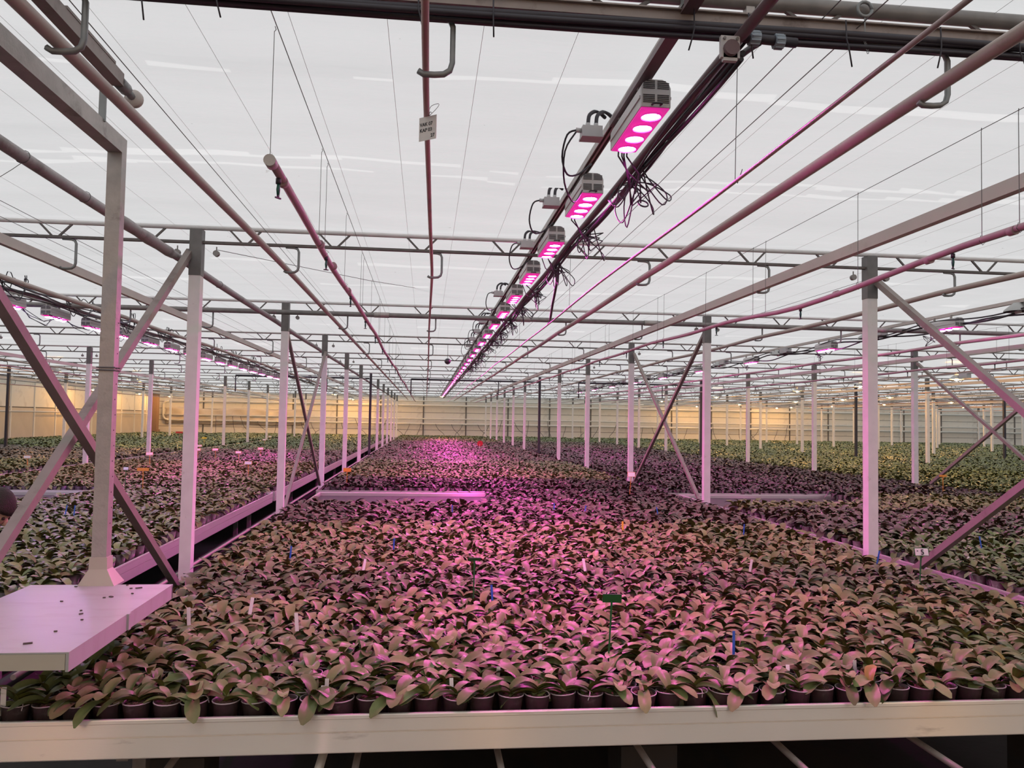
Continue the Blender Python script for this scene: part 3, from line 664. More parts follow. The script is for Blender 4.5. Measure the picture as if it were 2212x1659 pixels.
# platform
x1p, y0p, y1p, zt = -1.362, 3.315, 4.60, CZ - .93
x0p = -2.10
t = thing('platform', 'white metal work platform jutting in over the orchids', 'platform', (x1p, y0p, zt))
MB().box(((x0p - x1p) / 2, (y1p - y0p) / 2, -.003), (x1p - x0p, y1p - y0p, .006)).build('top_plate', M_plate, t)
MB().box(((x0p - x1p) / 2 - .007, .005, -.038), (x1p - x0p - .014, .010, .062)).build('front_edge', M_beige, t)
MB().box((-.006, (y1p - y0p) / 2, -.041), (.012, y1p - y0p, .07)).build('side_edge', M_plate, t)
MB().box((.004, .62, -.036), (.012, .03, .074)).build('joint_strip', M_plate, t)
MB().box(((x0p - x1p) / 2, y1p - y0p - .01, -.041), (x1p - x0p, .012, .07)).build('back_edge', M_plate, t)
MB().box((x0p - x1p + .055, .1, -(zt - .0) / 2 - .04), (.1, .1, zt - .08)).build('leg', M_galv, t)
for i, (px_, py_) in enumerate(((60, 1391), (175, 1320), (175, 1327), (177, 1340), (240, 1290), (283, 1272), (300, 1271), (286, 1283), (275, 1265), (133, 1300), (164, 1268), (120, 1365), (225, 1292))):
    q = at(px_, py_, Z=zt); r = random.Random(i)
    s = .5 if i not in (0, 4, 6) else 1.0
    tag(MB().box((q.x, q.y, zt + .003), (.030 * s * r.uniform(.6, 1.2), .012 * s, .005), Matrix.Rotation(r.uniform(-.8, .8), 3, 'Z')).build('crumb', M_speck), 'dry dark crumb lying on the white platform', 'debris', 'crumbs on the platform')
tag(MB().box((-2.2, 3.25, CZ - 1.56), (1.6, .5, .02)).build('lower_plate', M_plate), 'pale lower plate below the bench rail at the platform side', 'plate')

# ------------------------------------------------------------------ LED lamps
LW, LH, LL = .142, .132, .62
hw = LW / 2
arc = [(-hw, 0), (hw, 0), (hw, LH - .04), (hw - .012, LH - .014), (hw - .04, LH), (-hw + .04, LH), (-hw + .012, LH - .014), (-hw, LH - .04)]
body_m = MB().prism(arc, .012, LL)
body_m.box((-hw - .003, LL / 2, .05), (.006, LL * .96, .012)).box((hw + .003, LL / 2, .05), (.006, LL * .96, .012))
body_m = body_m.mesh('housing', M_lampw)
front = MB().prism([(u * .985, v * .985) for u, v in arc], .0, .012).mesh('end_cover', M_lampw)
slots = MB()
for zz in [.022 + .0085 * i for i in range(5)]:
    for s in (-1, 1): slots.box((s * .034, -.001, zz), (.056, .003, .0042))
for zz in [.088 + .0085 * i for i in range(5)]:
    w_ = .056 if zz < .115 else .04
    for s in (-1, 1): slots.box((s * (.006 + w_ / 2), -.001, zz), (w_, .003, .0042))
slots_m = slots.mesh('vent_slots', M_slot)
panel_m = MB().box((0, LL / 2, -.003), (LW * .94, LL * .97, .006)).mesh('cover_panel', M_ledpanel)
lens_m = MB().lathe([(.044, 0), (.041, -.006), (.029, -.011), (.014, -.014)], 14, cap=(False, True)).mesh('lens', M_lens, True)
lens_v = MB().lathe([(.044, 0), (.041, -.006), (.029, -.011), (.014, -.014)], 14, cap=(False, True)).mesh('lens', M_lensv, True)
lens_d = MB().lathe([(.044, 0), (.042, -.014), (.032, -.024), (.014, -.030)], 14, cap=(False, True)).mesh('lens', M_lensd, True)
lens_v = MB().lathe([(.044, 0), (.042, -.014), (.032, -.024), (.014, -.030)], 14, cap=(False, True)).mesh('lens', M_lensv, True)
collar_m = MB().lathe([(.045, 0), (.048, -.015), (.050, -.015), (.051, 0)], 18).mesh('lens_collar', M_ledpanel, True)
handle_m = MB().tube([(-.02, -.004, .008), (-.02, -.03, .004), (-.012, -.04, .002), (.012, -.04, .002), (.02, -.03, .004), (.02, -.004, .008)], .005, 6).mesh('handle', M_cable, True)
hang_m = MB().box((-.045, .12, LH + .02), (.025, .02, .05)).box((-.045, LL - .12, LH + .02), (.025, .02, .05)).mesh('hanger', M_galv)
cabs = []
for i in range(5):
    q = random.Random(40 + i); mb = MB()
    for c in range(3 if i else 4):
        x_ = q.uniform(-.04, .06); d = q.uniform(.08, .2)
        mb.tube([(x_, LL, .03), (x_ + .01, LL + .05, -.01), (x_ + .05 + q.uniform(0, .05), LL + .12, -d * .6), (.14 + q.uniform(0, .06), LL + .2 + q.uniform(0, .2), -d), (.2 + q.uniform(0, .1), LL + .32 + q.uniform(-.1, .2), -d * .5), (.15, LL + .45, -.02)], .0045, 5)
    cabs.append(mb.mesh('cable_loop', M_cable, True))
def smooth_pts(p, n=4):
    p = [Vector(v) for v in p]; out = []
    for i in range(len(p) - 1):
        a, b_, c, d = p[max(i - 1, 0)], p[i], p[i + 1], p[min(i + 2, len(p) - 1)]
        for k in range(n):
            u = k / n
            out.append(.5 * ((2 * b_) + (c - a) * u + (2 * a - 5 * b_ + 4 * c - d) * u * u + (3 * b_ - a - 3 * c + d) * u ** 3))
    out.append(p[-1]); return out
def lamp(x, y, z, lab, grp, i, violet=False, detail=True):
    t = thing('grow_lamp', lab, 'lamp', (x, y - LL / 2, z), 0, grp)
    put('housing', body_m, t); ec = put('end_cover', front, t); put('vent_slots', slots_m, ec); cp_ = put('cover_panel', panel_m, t)
    for k in range(4):
        c_ = put('lens_collar', collar_m, t, (0, LL * (.13 + .245 * k), -.006)); put('lens', lens_v if violet else lens_m if abs(x - LX) < .1 else lens_d, c_)
    put('hanger', hang_m, t)
    if detail: put('handle', handle_m, ec); put('cable_loop', cabs[i % 5], t)
    return t
LX, LZ = 1.035, CZ + 1.47
near_lab = ['biggest glowing LED grow lamp, hanging next to the nearest truss', 'second LED grow lamp along the middle rail from the nearest truss', 'third LED grow lamp along the middle rail, above a truss chord', 'fourth LED grow lamp along the middle rail']
def jbox(x, y, z, lab, grp, i):
    t = thing('junction_box', lab, 'junction box', (x, y, z), 0, grp)
    MB().box((0, 0, .0), (.11, .09, .055)).box((0, 0, -.03), (.118, .098, .012)).build('box', M_box, t)
    MB().tube([(-.055, 0, .01), (-.085, 0, .012)], .014, 8).build('gland', M_box, t, True); 
    for s in (-.02, .025):
        MB().tube([(s, -.01, .025), (s, -.01, .05)], .013, 8).build('gland', M_box, t, True)
        MB().tube(smooth_pts([(s, -.01, .045), (s + .01, .0, .10), (s + .06, .04, .14), (s + .12, .1, .13)]), .011, 7).build('cable', M_cable, t, True)
    MB().tube(smooth_pts([(-.08, 0, .012), (-.13, .02, -.01), (-.15, .06, -.12), (-.11, .12, -.2), (-.03, .2, -.17), (.06, .28, -.08)]), .0055, 6).build('cable', M_cable, t, True)
    if i == 0: MB().tube(smooth_pts([(-.085, 0, .0), (-.14, .03, -.1), (-.12, .15, -.24), (-.02, .4, -.28), (.08, .65, -.13)]), .005, 6).build('cable', M_cable, t, True)
n_l = 0
y = 3.87
while y < 57.5:
    if y < 51:
        lab = near_lab[n_l] if n_l < 4 else 'small LED grow lamp in the long receding middle row'
        lamp(LX, y, LZ, lab, None if n_l < 4 else 'receding LED lamps of the middle row', n_l, detail=n_l < 14)
        if n_l < 10 and n_l not in (3, 5):
            jl = ['white junction box with looping cables beside the biggest lamp', 'white junction box left of the second lamp', 'white junction box left of the third lamp']
            jbox(LX - .16, y + .40, LZ + .125, jl[n_l] if n_l < 3 else 'small junction box beside the receding middle lamps', None if n_l < 3 else 'junction boxes of the middle row', n_l)
    n_l += 1; y += 1.42
# lamp rail
t = thing('lamp_rail', 'grey channel rail the middle row of LED lamps hangs from', 'rail', (LX - .045, 1.2, LZ + LH + .032))
MB().box((0, 28, .018), (.05, 56, .006)).box((-.023, 28, 0), (.005, 56, .04)).box((.023, 28, 0), (.005, 56, .04)).box((0, 28, -.004), (.012, 56, .03)).build('channel', M_galv, t)
MB().box((.0, 1.5, -.012), (.058, 3.0, .03)).build('end_cover', M_conduit, t)
for i in range(12): MB().box((0, 1.75 + 4.58 * i, .02), (.065, .03, .06)).build('bracket', M_hook, t)
# conduit with cables right of the lamps
def run(name, x, z, r, amp, seed, m, lab, y0=1.4, grp=None, y1=56):
    q = random.Random(seed); p1, p2 = q.uniform(0, 6), q.uniform(0, 6)
    pts = [(x + amp * math.sin(y * 1.7 + p1), y, z + amp * math.sin(y * 2.3 + p2) - amp) for y in np.arange(y0, y1, .25)]
    return tag(MB().tube(pts, r, 8).build(name, m, smooth=True), lab, 'cable' if r < .02 else 'conduit', grp)
run('lamp_conduit', LX + .15, CZ + 1.51, .023, .004, 1, M_conduit, 'thick dark conduit running along the middle lamp row')
for i, (dx, dz, r) in enumerate(((.17, -.02, .012), (.155, -.045, .010), (.19, .0, .008), (.12, -.04, .007))):
    run('lamp_cable', LX + .015 + dx, CZ + 1.51 + dz, r, .018, 20 + i, M_cable, 'black cable sagging along the conduit of the middle lamps', 2.95, 'cables along the middle conduit')
for i in range(14):
    q = random.Random(70 + i); yc = 4.55 + 1.42 * i; base = Vector((LX + .17, yc, CZ + 1.49)); mb = MB()
    t = thing('cable_tangle', 'tangle of black cable loops hanging beside the second lamp' if i == 0 else 'tangle of black cable loops hanging beside the receding middle lamps', 'cables', base, 0, None if i == 0 else 'cable tangles of the middle row')
    for c in range(9 if i == 0 else 7):
        w, d, l_ = q.uniform(-.06, .16) * (1.5 if i == 0 else 1), q.uniform(.06, .26) * (1.3 if i == 0 else 1), q.uniform(.05, .6)
        MB().tube(smooth_pts([(0, -l_ * .3, 0), (w * .4, -l_ * .1, -d * .5), (w, l_ * .2, -d), (w * 1.2, l_ * .5, -d * .6), (w * .5, l_ * .6, -d * .1), (0, l_, 0)]), .0042, 5).build('cable', M_cable, t, True)
    if i == 0:
        MB().tube([(.1 + .03 * math.cos(a), .04 * math.sin(a) + .2, -.14 + .03 * math.sin(a)) for a in np.linspace(0, 12.5, 28)], .005, 6).build('coil', M_cable, t, True)
tag(MB().tube(smooth_pts([(LX + .17, 7.5, CZ + 1.5), (LX + .2, 7.6, CZ + 1.35), (1.26, 8.0, CZ + 1.18), (1.33, 8.6, CZ + 1.10), (1.335, 8.75, CZ + 1.08)]), .013, 8).build('feed_hose', M_cable, smooth=True), 'black feed hose dropping from the conduit to the thin rod', 'hose')
# hose branching off at the clamp
tag(MB().tube(smooth_pts([at(1640, 92, Y=Y0 + .0), at(1600, 120, Y=3.2), at(1540, 175, Y=3.5), (LX + .19, 4.0, CZ + 1.49)]), .014, 8).build('branch_hose', M_cable, smooth=True), 'black hose branching from the truss cables to the lamp conduit', 'hose')

# lamps of the left bay
LX2, LZ2 = -5.28, CZ + 1.36
for i in range(16):
    y = 10.65 + 1.31 * i
    lamp(LX2, y, LZ2, 'violet-white LED lamp in the left bay lamp row' if i < 4 else 'pink LED lamp in the left bay lamp row', 'violet lamps left bay' if i < 4 else 'pink lamps left bay', i, violet=i < 4, detail=i < 6)
tag(MB().box((LX2, 26, LZ2 + LH + .05), (.045, 44, .04)).build('lamp_rail', M_galv), 'grey rail the left bay lamps hang from', 'rail')
run('lamp_conduit', LX2 + .16, LZ2 + .16, .022, .006, 31, M_conduit, 'conduit along the left bay lamp row', 4, None, 40)
for i, (dx, dz, r) in enumerate(((.2, .02, .011), (.22, .07, .009), (.14, -.01, .008), (.25, .1, .012))):
    run('lamp_cable', LX2 + dx, LZ2 + .14 + dz, r, .03, 50 + i, M_cable, 'black cable along the left bay lamps', 5, 'left bay lamp cables', 38)
for i in range(8):
    q = random.Random(170 + i); t = thing('cable_tangle', 'tangle of black cable loops above the left bay lamps', 'cables', (LX2 + .2, 10.2 + 1.9 * i, LZ2 + .2), 0, 'left bay cable tangles')
    for c in range(4):
        w, d, l_ = q.uniform(-.1, .16), q.uniform(.06, .2), q.uniform(.2, .7)
        MB().tube(smooth_pts([(0, -l_ * .5, .05), (w * .4, -l_ * .2, -d * .5), (w, l_ * .2, -d), (w, l_ * .5, d * .6), (w * .5, l_ * .6, d), (0, l_, 0)]), .006, 5).build('cable', M_cable, t, True)
# lamps of the right bay, LED and unlit fixtures in turn
LX3, LZ3 = XP[1] + 3.2, CZ + 1.44
hps_body = MB().box((0, -.18, .05), (.13, .3, .11)).mesh('ballast', M_box)
hps_refl = MB().lathe([(.06, .09), (.10, .06), (.17, .0), (.175, -.02)], 16).mesh('reflector', M_hpsb, True)
hps_bulb = MB().tube([(0, -.05, .02), (0, .05, .02)], .022, 8).mesh('bulb', M_hps, True)
hps_dead = MB().tube([(0, -.05, .02), (0, .05, .02)], .022, 8).mesh('bulb', M_card, True)
def hps(x, y, z, lab, grp, on=True):
    t = thing('sodium_lamp', lab, 'lamp', (x, y, z), 0, grp)
    put('ballast', hps_body, t); put('reflector', hps_refl, t, (0, .15, 0)); put('bulb', hps_bulb if on else hps_dead, t, (0, .15, -.045))
for i in range(9):
    y = 10.85 + 3.5 * i
    lamp(LX3, y, LZ3, 'pink LED lamp in the right bay lamp row', 'pink lamps right bay', i, detail=i < 3)
    hps(LX3, y - 1.6, LZ3 + .08, 'unlit grey lamp fixture between the pink lamps of the right bay', 'unlit fixtures right bay', False)
tag(MB().box((LX3, 26, LZ3 + LH + .06), (.05, 44, .045)).build('lamp_rail', M_cream), 'pale rail the right bay lamps hang from', 'rail')
for i, (dx, dz, r) in enumerate(((.05, .0, .014), (-.06, .03, .010), (.1, -.03, .012))):
    run('lamp_cable', LX3 + dx, LZ3 + .1 + dz, r, .04, 90 + i, M_cable, 'black cable along the right bay lamps', 6, 'right bay lamp cables', 44)
# sodium lamps
for (x, y) in [(-5.28, 47), (-5.28, 53.5), (-5.28, 56.5), (-5.28, 58.5)]: hps(x, y, CZ + 1.35, 'yellow sodium lamp at the far end of the left bay lamp row', 'sodium lamps left bay end')
for y in (50.5, 52.5): hps(LX, y, CZ + 1.51, 'yellow sodium lamp ending the middle lamp row at the back wall', 'sodium lamps middle row end')
for y in (26, 33, 40, 47, 53, 58): hps(XP[-2] + 3.4, y, CZ + 1.3, 'yellow sodium lamp in the second bay left', 'sodium lamps second bay left')
for y in (45, 52, 58): hps(XP[-3] + 3.4, y, CZ + 1.3, 'yellow sodium lamp beside the foil-covered left wall', 'sodium lamps by left wall')
for j, yy in ((2, (19.5, 24.2, 28.6, 37, 46)), (3, (33, 37, 42, 50, 55.5, 58.2)), (4, (38, 44, 50, 56, 58.4)), (5, (46, 52))):
    for y in yy: hps(XP[j] + 3.2, y, CZ + 1.3, 'yellow sodium lamp shining over the far green orchids on the right', 'sodium lamps far right')
for x, ya, yb, z_, lab in ((XP[-2] + 3.4, 20, 59, CZ + 1.3, 'second bay left'), (XP[-3] + 3.4, 40, 59, CZ + 1.3, 'bay beside the foil wall'), (XP[2] + 3.2, 14, 59, CZ + 1.3, 'bay of the nearest green orchids'), (XP[3] + 3.2, 24, 59, CZ + 1.3, 'third bay right'), (XP[4] + 3.2, 32, 59, CZ + 1.3, 'fourth bay right'), (XP[5] + 3.2, 40, 59, CZ + 1.3, 'fifth bay right'), (-5.28, 44, 59, CZ + 1.35, 'left bay at its far end'), (1.14, -8, -4, CZ + 1.35, 'middle bay before the bench front'), (7.52, -8, -3, CZ + 1.35, 'right bay before the bench front'), (-5.28, -8, -4, CZ + 1.35, 'left bay before the bench front')):
    rl = MB().box((x, (ya + yb) / 2, z_ + .125), (.04, yb - ya, .04))
    for yr in ROWS + [-7, -5, -3.5]:
        if ya < yr < yb: rl.box((x, yr, z_ + .125 + (1.56 + CZ - z_ - .125) / 2), (.02, .02, 1.56 + CZ - z_ - .125))
    tag(rl.build('lamp_rail', M_galv), 'rail the sodium lamps hang from in the ' + lab, 'rail')
# the lamp rows go on behind the camera
for (x, y) in ((1.14, -6.2), (7.52, -4.2), (-5.28, -5.5)): hps(x, y, CZ + 1.35, 'sodium lamp behind the bench front, facing its aluminium rail', 'sodium lamps before the bench front')
t = thing('round_globe', 'dark round globe hanging left of the receding lamps', 'globe', (.47, 18.3, CZ + 1.33))
MB().lathe([(.004, .072), (.04, .06), (.066, .03), (.073, 0), (.066, -.03), (.04, -.06), (.004, -.072)], 16).build('ball', M_dark, t, True)
MB().lathe([(.074, .006), (.076, 0), (.074, -.006)], 16).build('band', M_conduit, t, True); MB().tube([(0, 0, .07), (0, 0, .40)], .005, 5).build('wire', M_wire, t)

# ------------------------------------------------------------------ number plate
def text(name, body, size, parent, loc, rot, m=M_ink):
    cu = bpy.data.curves.new(name, 'FONT'); cu.body = body; cu.size = size; cu.extrude = .0003; cu.offset = size * .022
    tmp = bpy.data.objects.new(name, cu); COL.objects.link(tmp)
    me = bpy.data.meshes.new_from_object(tmp.evaluated_get(bpy.context.evaluated_depsgraph_get()))
    COL.objects.unlink(tmp); bpy.data.objects.remove(tmp)
    me.materials.clear(); me.materials.append(m)
    return put(name, me, parent, loc, rot)
p = at(924, 277, Y=3.48)
t = thing('number_plate', 'small white plate lettered VAK 07 KAP 03 27, tied to the thin reddish pipe', 'sign', p, math.radians(-12))
PWd, PHt = .094, .106
MB().box((0, 0, 0), (PWd, .002, PHt)).build('plate', M_card, t)
rot = (math.radians(90), 0, 0)
text('lettering', 'VAK 07', .0215, t, (-.0425, -.0014, .012), rot); text('lettering', 'KAP 03', .0215, t, (-.0425, -.0014, -.014), rot); text('lettering', '27', .0215, t, (.017, -.0014, -.042), rot)
t.rotation_euler = (0, 0, math.radians(-37))
MB().tube(smooth_pts([(0, .0, .045), (.004, .01, .056), (-.018, .03, .085), (-.022, .05, .12), (0, .07, .135), (.02, .05, .115), (.018, .02, .08), (0, .005, .056), (.02, -.01, .066), (.028, -.01, .06)]), .0013, 5).build('tie_wire', M_wire, t)

# ------------------------------------------------------------------ orchids
TWO = 2 * math.pi
def leaf_arrays(L, w, a0, a1, n, m, fold=.42, tw=0.0):
    """leaf running along +X from the origin; elevation bends from a0 to a1 (rad). m = cross segments"""
    vs = []; x = z = 0.0
    for i in range(n + 1):
        t = i / n; a = a0 + (a1 - a0) * t
        if i: x += math.cos(a) * L / n; z += math.sin(a) * L / n
        ww = w * (.22 + .78 * math.sin(math.pi * min(1, .08 + .60 * t ** .85)) ** 1.1) if t < .75 else w * max(.04, math.sqrt(max(0, 1 - ((t - .62) / .385) ** 2)) * 1.0)
        for j in range(m + 1):
            v = j / m * 2 - 1
            up = fold * abs(v) * ww * (1 - .75 * t) - .10 * ww * v * v * t
            vs.append((x - math.sin(a) * up, v * ww / 2, z + math.cos(a) * up + tw * v * ww * t))
    fs = [(i * (m + 1) + j, (i + 1) * (m + 1) + j, (i + 1) * (m + 1) + j + 1, i * (m + 1) + j + 1) for i in range(n) for j in range(m)]
    return np.array(vs), np.array(fs)
# kinds: 0,1 low arching; 2,3 mid; 4 upright; 5 small top; 6 broad flat; 7 drooping over the rim
KIND = [(.165, .062, .70, -.70), (.180, .062, .55, -.90), (.150, .060, .90, -.50), (.130, .056, 1.0, -.25), (.120, .054, 1.25, .25), (.075, .040, 1.3, .5), (.155, .066, .55, -.45), (.155, .058, .35, -1.40)]
def tint_at(x, y):
    """cultivar colour (albedo) by plot"""
    green = np.array((.160, .200, .078)); olive = np.array((.210, .215, .085)); dark = np.array((.092, .055, .052)); pale = np.array((.220, .245, .105)); purp = np.array((.140, .105, .078)); lime = np.array((.140, .160, .045))
    if x < -2.3: c = pale if y < 10 else (olive if y < 22 else purp if y < 30 else green)
    elif x < 4.4: c = (green * .6 + olive * .4) if y < 4.7 else olive if y < 5.6 else green * .5 + purp * .5 if y < 6.6 else olive if y < 9.3 else purp if y < 11.9 else (dark if y < 16.5 else olive if y < 19 else green if y < 24 else purp if y < 44 else lime)
    elif x < 10.5: c = green if y < 8.6 else purp if y < 11 else olive if y < 13.4 else dark if y < 36 else purp if y < 46 else green
    else: c = lime if y < 34 else green
    return c
# individual plants nearest the front rail
def plots():
    """yield (x0,x1,y0,y1) planted rectangles"""
    return [(-1.72, 4.2, 3.68, 11.75), (1.15, 4.2, 11.75, 14.1), (-1.72, 4.2, 14.6, WALL_Y - 1.5),
            (-8.0, -2.68, 5.95, 11.9), (-5.2, -2.68, 11.9, 13.9), (-8.0, -2.68, 14.4, WALL_Y - 1.5),
            (4.70, 10.3, 4.0, 11.9), (7.5, 10.3, 11.9, 14.1), (4.55, 10.3, 14.55, WALL_Y - 1.5),
            (-14.5, -8.9, 14.3, WALL_Y - 1.5), (-19.0, -15.3, 34, 58.2)] + [(XP[j] + .32, XP[j + 1] - .32, {2: 12, 3: 22, 4: 30, 5: 36, 6: 44}[j], WALL_Y - 1.5) for j in (2, 3, 4, 5, 6)]
allp = []     # (x,y,edge)
for (x0, x1, y0, y1) in plots():
    y = y0; r_ = 0
    while y < y1:
        sp = .125 if y < 16 else (.135 if y < 24 else .17)
        xs_ = np.arange(x0 + (.06 if r_ % 2 else 0), x1, sp)
        for x in xs_:
            if seen(x, y, CZ - 1.15, 90): allp.append((x, y, x - x0 < .2 or x1 - x < .2 or y - y0 < .2))
        y += sp * .95; r_ += 1
allp.sort(key=lambda p: (0 if (p[1] < 4.8 and -1.95 < p[0] < 4.2) else 1, p[1]))
HERO = 300
heroes = allp[:HERO]; rest = allp[HERO:]
# shared meshes for the individuals
leaf_me = []
for (L, w, a0, a1) in KIND:
    v, f = leaf_arrays(L, w * 1.1, a0, a1, 7, 4)
    me = bpy.data.meshes.new('leaf'); me.from_pydata(v.tolist(), [], f.tolist()); me.materials.append(M_leaf)
    me.polygons.foreach_set('use_smooth', [True] * len(me.polygons)); leaf_me.append(me)
pot_me = MB().lathe([(.044, 0), (.0585, POT_H - .004), (.0605, POT_H - .004), (.0605, POT_H), (.0565, POT_H), (.0555, POT_H - .02)], 18, cap=(True, False))
pot_me.mi = [0] * len(pot_me.f)
for i in range(len(pot_me.f) - 1):
    if i // 18 in (1, 2, 3): pot_me.mi[i] = 1
pot_me = pot_me.mesh('pot', [M_pot, M_rim], True)
bk = MB(); bk.lathe([(.0556, POT_H - .016), (.03, POT_H - .010), (.002, POT_H - .007)], 12)
q = random.Random(5)
for i in range(16):
    a, r_ = q.uniform(0, TWO), q.uniform(.008, .046)
    bk.box((r_ * math.cos(a), r_ * math.sin(a), POT_H - .008), (q.uniform(.008, .016), q.uniform(.006, .01), q.uniform(.005, .009)), Matrix.Rotation(q.uniform(0, 3), 3, 'Z') @ Matrix.Rotation(q.uniform(-.5, .5), 3, 'X'))
bark_me = bk.mesh('potting_bark', M_bark)
tag_me = MB().box((0, 0, .045), (.018, .0012, .09)).mesh('name_tag', M_card)
root_me = MB().tube(smooth_pts([(0, 0, POT_H - .005), (.03, .005, POT_H + .012), (.05, .01, POT_H + .006), (.06, .004, POT_H - .02)]), .0024, 5).mesh('aerial_root', M_rim, True)
def plant_leaves(q, front=False):
    """list of (kind, yaw, scale, lift, tilt)"""
    out = []; base = q.uniform(0, TWO); n = q.choice((4, 4, 5, 5, 6))
    order = [q.choice((0, 1, 6, 7 if q.random() < .5 else 1)), q.choice((0, 1, 6)), q.choice((0, 2, 6)), q.choice((2, 3)), q.choice((3, 4, 2)), 5]
    for k in range(n):
        kd = order[k] if k < n - 1 else q.choice((4, 5, 3))
        out.append((kd, base + math.pi * (k % 2) + q.uniform(-.45, .45), q.uniform(.78, 1.12), .006 * k, q.uniform(-.25, .25)))
    return out
q = random.Random(99)
LABEL_P = 'young potted orchid with broad arching leaves in the rows nearest the aluminium rail'
for i, (x, y, e) in enumerate(heroes):
    x += q.uniform(-.006, .006); y += q.uniform(-.006, .006)
    rw = int(round((heroes[i][1] - 3.68) / .11875))
    t = thing('potted_orchid', 'young potted orchid in the first pot row, standing right against the aluminium rail' if rw == 0 else f'young broad-leaved potted orchid in the {ORD[rw]} pot row behind the aluminium rail', 'potted plant', (x, y, Z_DECK), q.uniform(0, TWO), f'orchids in the {ORD[rw]} row')
    t.rotation_euler = (q.gauss(0, .03), q.gauss(0, .03), t.rotation_euler[2])
    put('pot', pot_me, t); put('potting_bark', bark_me, t)
    c = tint_at(x, y) * q.uniform(.68, 1.2)
    for kd, yw, sc, lift, tl in plant_leaves(q):
        o = put('leaf', leaf_me[kd], t, (0, 0, POT_H - .012 + lift), (tl, 0, yw), sc)
        cc = c * q.uniform(.85, 1.15)
        if q.random() < .006 and kd in (3, 4, 5): cc = np.array((.24, .19, .04))
        o.color = (cc[0], cc[1], cc[2], 1)
    if q.random() < .3: put('aerial_root', root_me, t, None, (0, 0, q.uniform(0, TWO)))
    if q.random() < .05:
      t['label'] = 'potted orchid with a small white name tag, ' + ORD[rw] + ' pot row behind the aluminium rail'; t['group'] = 'tagged orchids in the ' + ORD[rw] + ' row'
      put('name_tag', tag_me, t, (.045, 0, POT_H - .035), (q.uniform(-.25, .1), q.uniform(-.15, .15), -t.rotation_euler[2] + q.uniform(-.4, .4)))
# the mass of further plants, one object for each bench area
def low(lod):
    out = []
    for (L, w, a0, a1) in KIND:
        n, m = ((4, 2), (3, 2), (2, 1))[lod]
        out.append(leaf_arrays(L, w * 1.1, a0, a1, n, m))
    return out
LODS = [low(0), low(1), low(2)]
potv = MB().lathe([(.044, 0), (.0605, POT_H), (.054, POT_H - .012)], 8)
potd = (np.array(potv.v), np.array(potv.f))
brk = MB().add([(.054 * math.cos(a), .054 * math.sin(a), POT_H - .012) for a in np.arange(8) * TWO / 8], [(0, 1, 2, 3), (0, 3, 4, 7), (4, 5, 6, 7)])
brkd = (np.array(brk.v), np.array(brk.f))
def mass(name, plants, label):
    V = []; Fc = []; Cc = []; MI = []; off = 0
    buckets = {}
    q = random.Random(len(plants)); rr_ = np.random.default_rng(len(plants))
    pots = []
    for (x, y, e) in plants:
        lod = 0 if y < 9 else 1 if y < 22 else 2
        c = tint_at(x, y + q.uniform(-.35, .35)) * q.uniform(.62, 1.22)
        big = 1.0 if y < 8 else 1.06 if y < 24 else 1.32
        hgt = q.gauss(0, .008)
        if 8.5 < y < 12 and -2 < x < 8: hgt += .01; big *= 1.12
        lv = plant_leaves(q)
        if lod == 2: lv = lv[:4]
        for kd, yw, sc, lift, tl in lv:
            if 9 < y and q.random() < .35: kd = q.choice((3, 4, 2))
            buckets.setdefault((lod, kd), []).append((x, y, Z_DECK + POT_H - .012 + lift + hgt, yw, sc * big, tl, *(c * q.uniform(.85, 1.15))))
        if y < 7 or (e and y < 20): pots.append((x, y, Z_DECK))
    def addset(tv, tf, P, yaw, sc, tl, col, mi):
        nonlocal off
        k = len(P); nv = len(tv)
        cx, sx_ = np.cos(tl)[:, None], np.sin(tl)[:, None]
        X = tv[None, :, 0] * np.ones((k, 1)); Y = tv[None, :, 1] * cx - tv[None, :, 2] * sx_; Z = tv[None, :, 1] * sx_ + tv[None, :, 2] * cx
        cz_, sz_ = np.cos(yaw)[:, None], np.sin(yaw)[:, None]
        s = sc[:, None]
        W = np.stack((P[:, 0:1] + s * (X * cz_ - Y * sz_), P[:, 1:2] + s * (X * sz_ + Y * cz_), P[:, 2:3] + s * Z), -1)
        V.append(W.reshape(-1, 3)); Fc.append((tf[None] + (np.arange(k) * nv)[:, None, None] + off).reshape(-1, 4))
        Cc.append(np.repeat(col, nv, axis=0)); MI.append(np.full(k * len(tf), mi)); off += k * nv
    for (lod, kd), rows in buckets.items():
        a = np.array(rows); tv, tf = LODS[lod][kd]
        addset(tv, tf, a[:, :3], a[:, 3], a[:, 4], a[:, 5], a[:, 6:9], 0)
    if pots:
        a = np.array(pots); k = len(a); z = np.zeros(k)
        addset(*potd, a, z, z + 1, z, np.zeros((k, 3)), 1); addset(*brkd, a, z, z + 1, z, np.zeros((k, 3)), 2)
    V = np.concatenate(V); Fc = np.concatenate(Fc); Cc = np.concatenate(Cc); MI = np.concatenate(MI)
    me = bpy.data.meshes.new(name); me.vertices.add(len(V)); me.vertices.foreach_set('co', V.ravel())
    me.loops.add(Fc.size); me.loops.foreach_set('vertex_index', Fc.ravel().astype(np.int32))
    me.polygons.add(len(Fc)); me.polygons.foreach_set('loop_start', np.arange(0, Fc.size, 4, dtype=np.int32))
    me.polygons.foreach_set('use_smooth', np.ones(len(Fc), bool)); me.polygons.foreach_set('material_index', MI.astype(np.int32))
    for m in (M_leafs, M_pot, M_bark): me.materials.append(m)
    at_ = me.attributes.new('tint', 'FLOAT_COLOR', 'POINT')
    at_.data.foreach_set('color', np.concatenate((Cc, np.ones((len(Cc), 1))), 1).astype(np.float32).ravel())
    me.update(calc_edges=True)
    return tag(put(name, me), label, 'plants', None, 'stuff')
def sel(f): return [p for p in rest if f(p[0], p[1])]
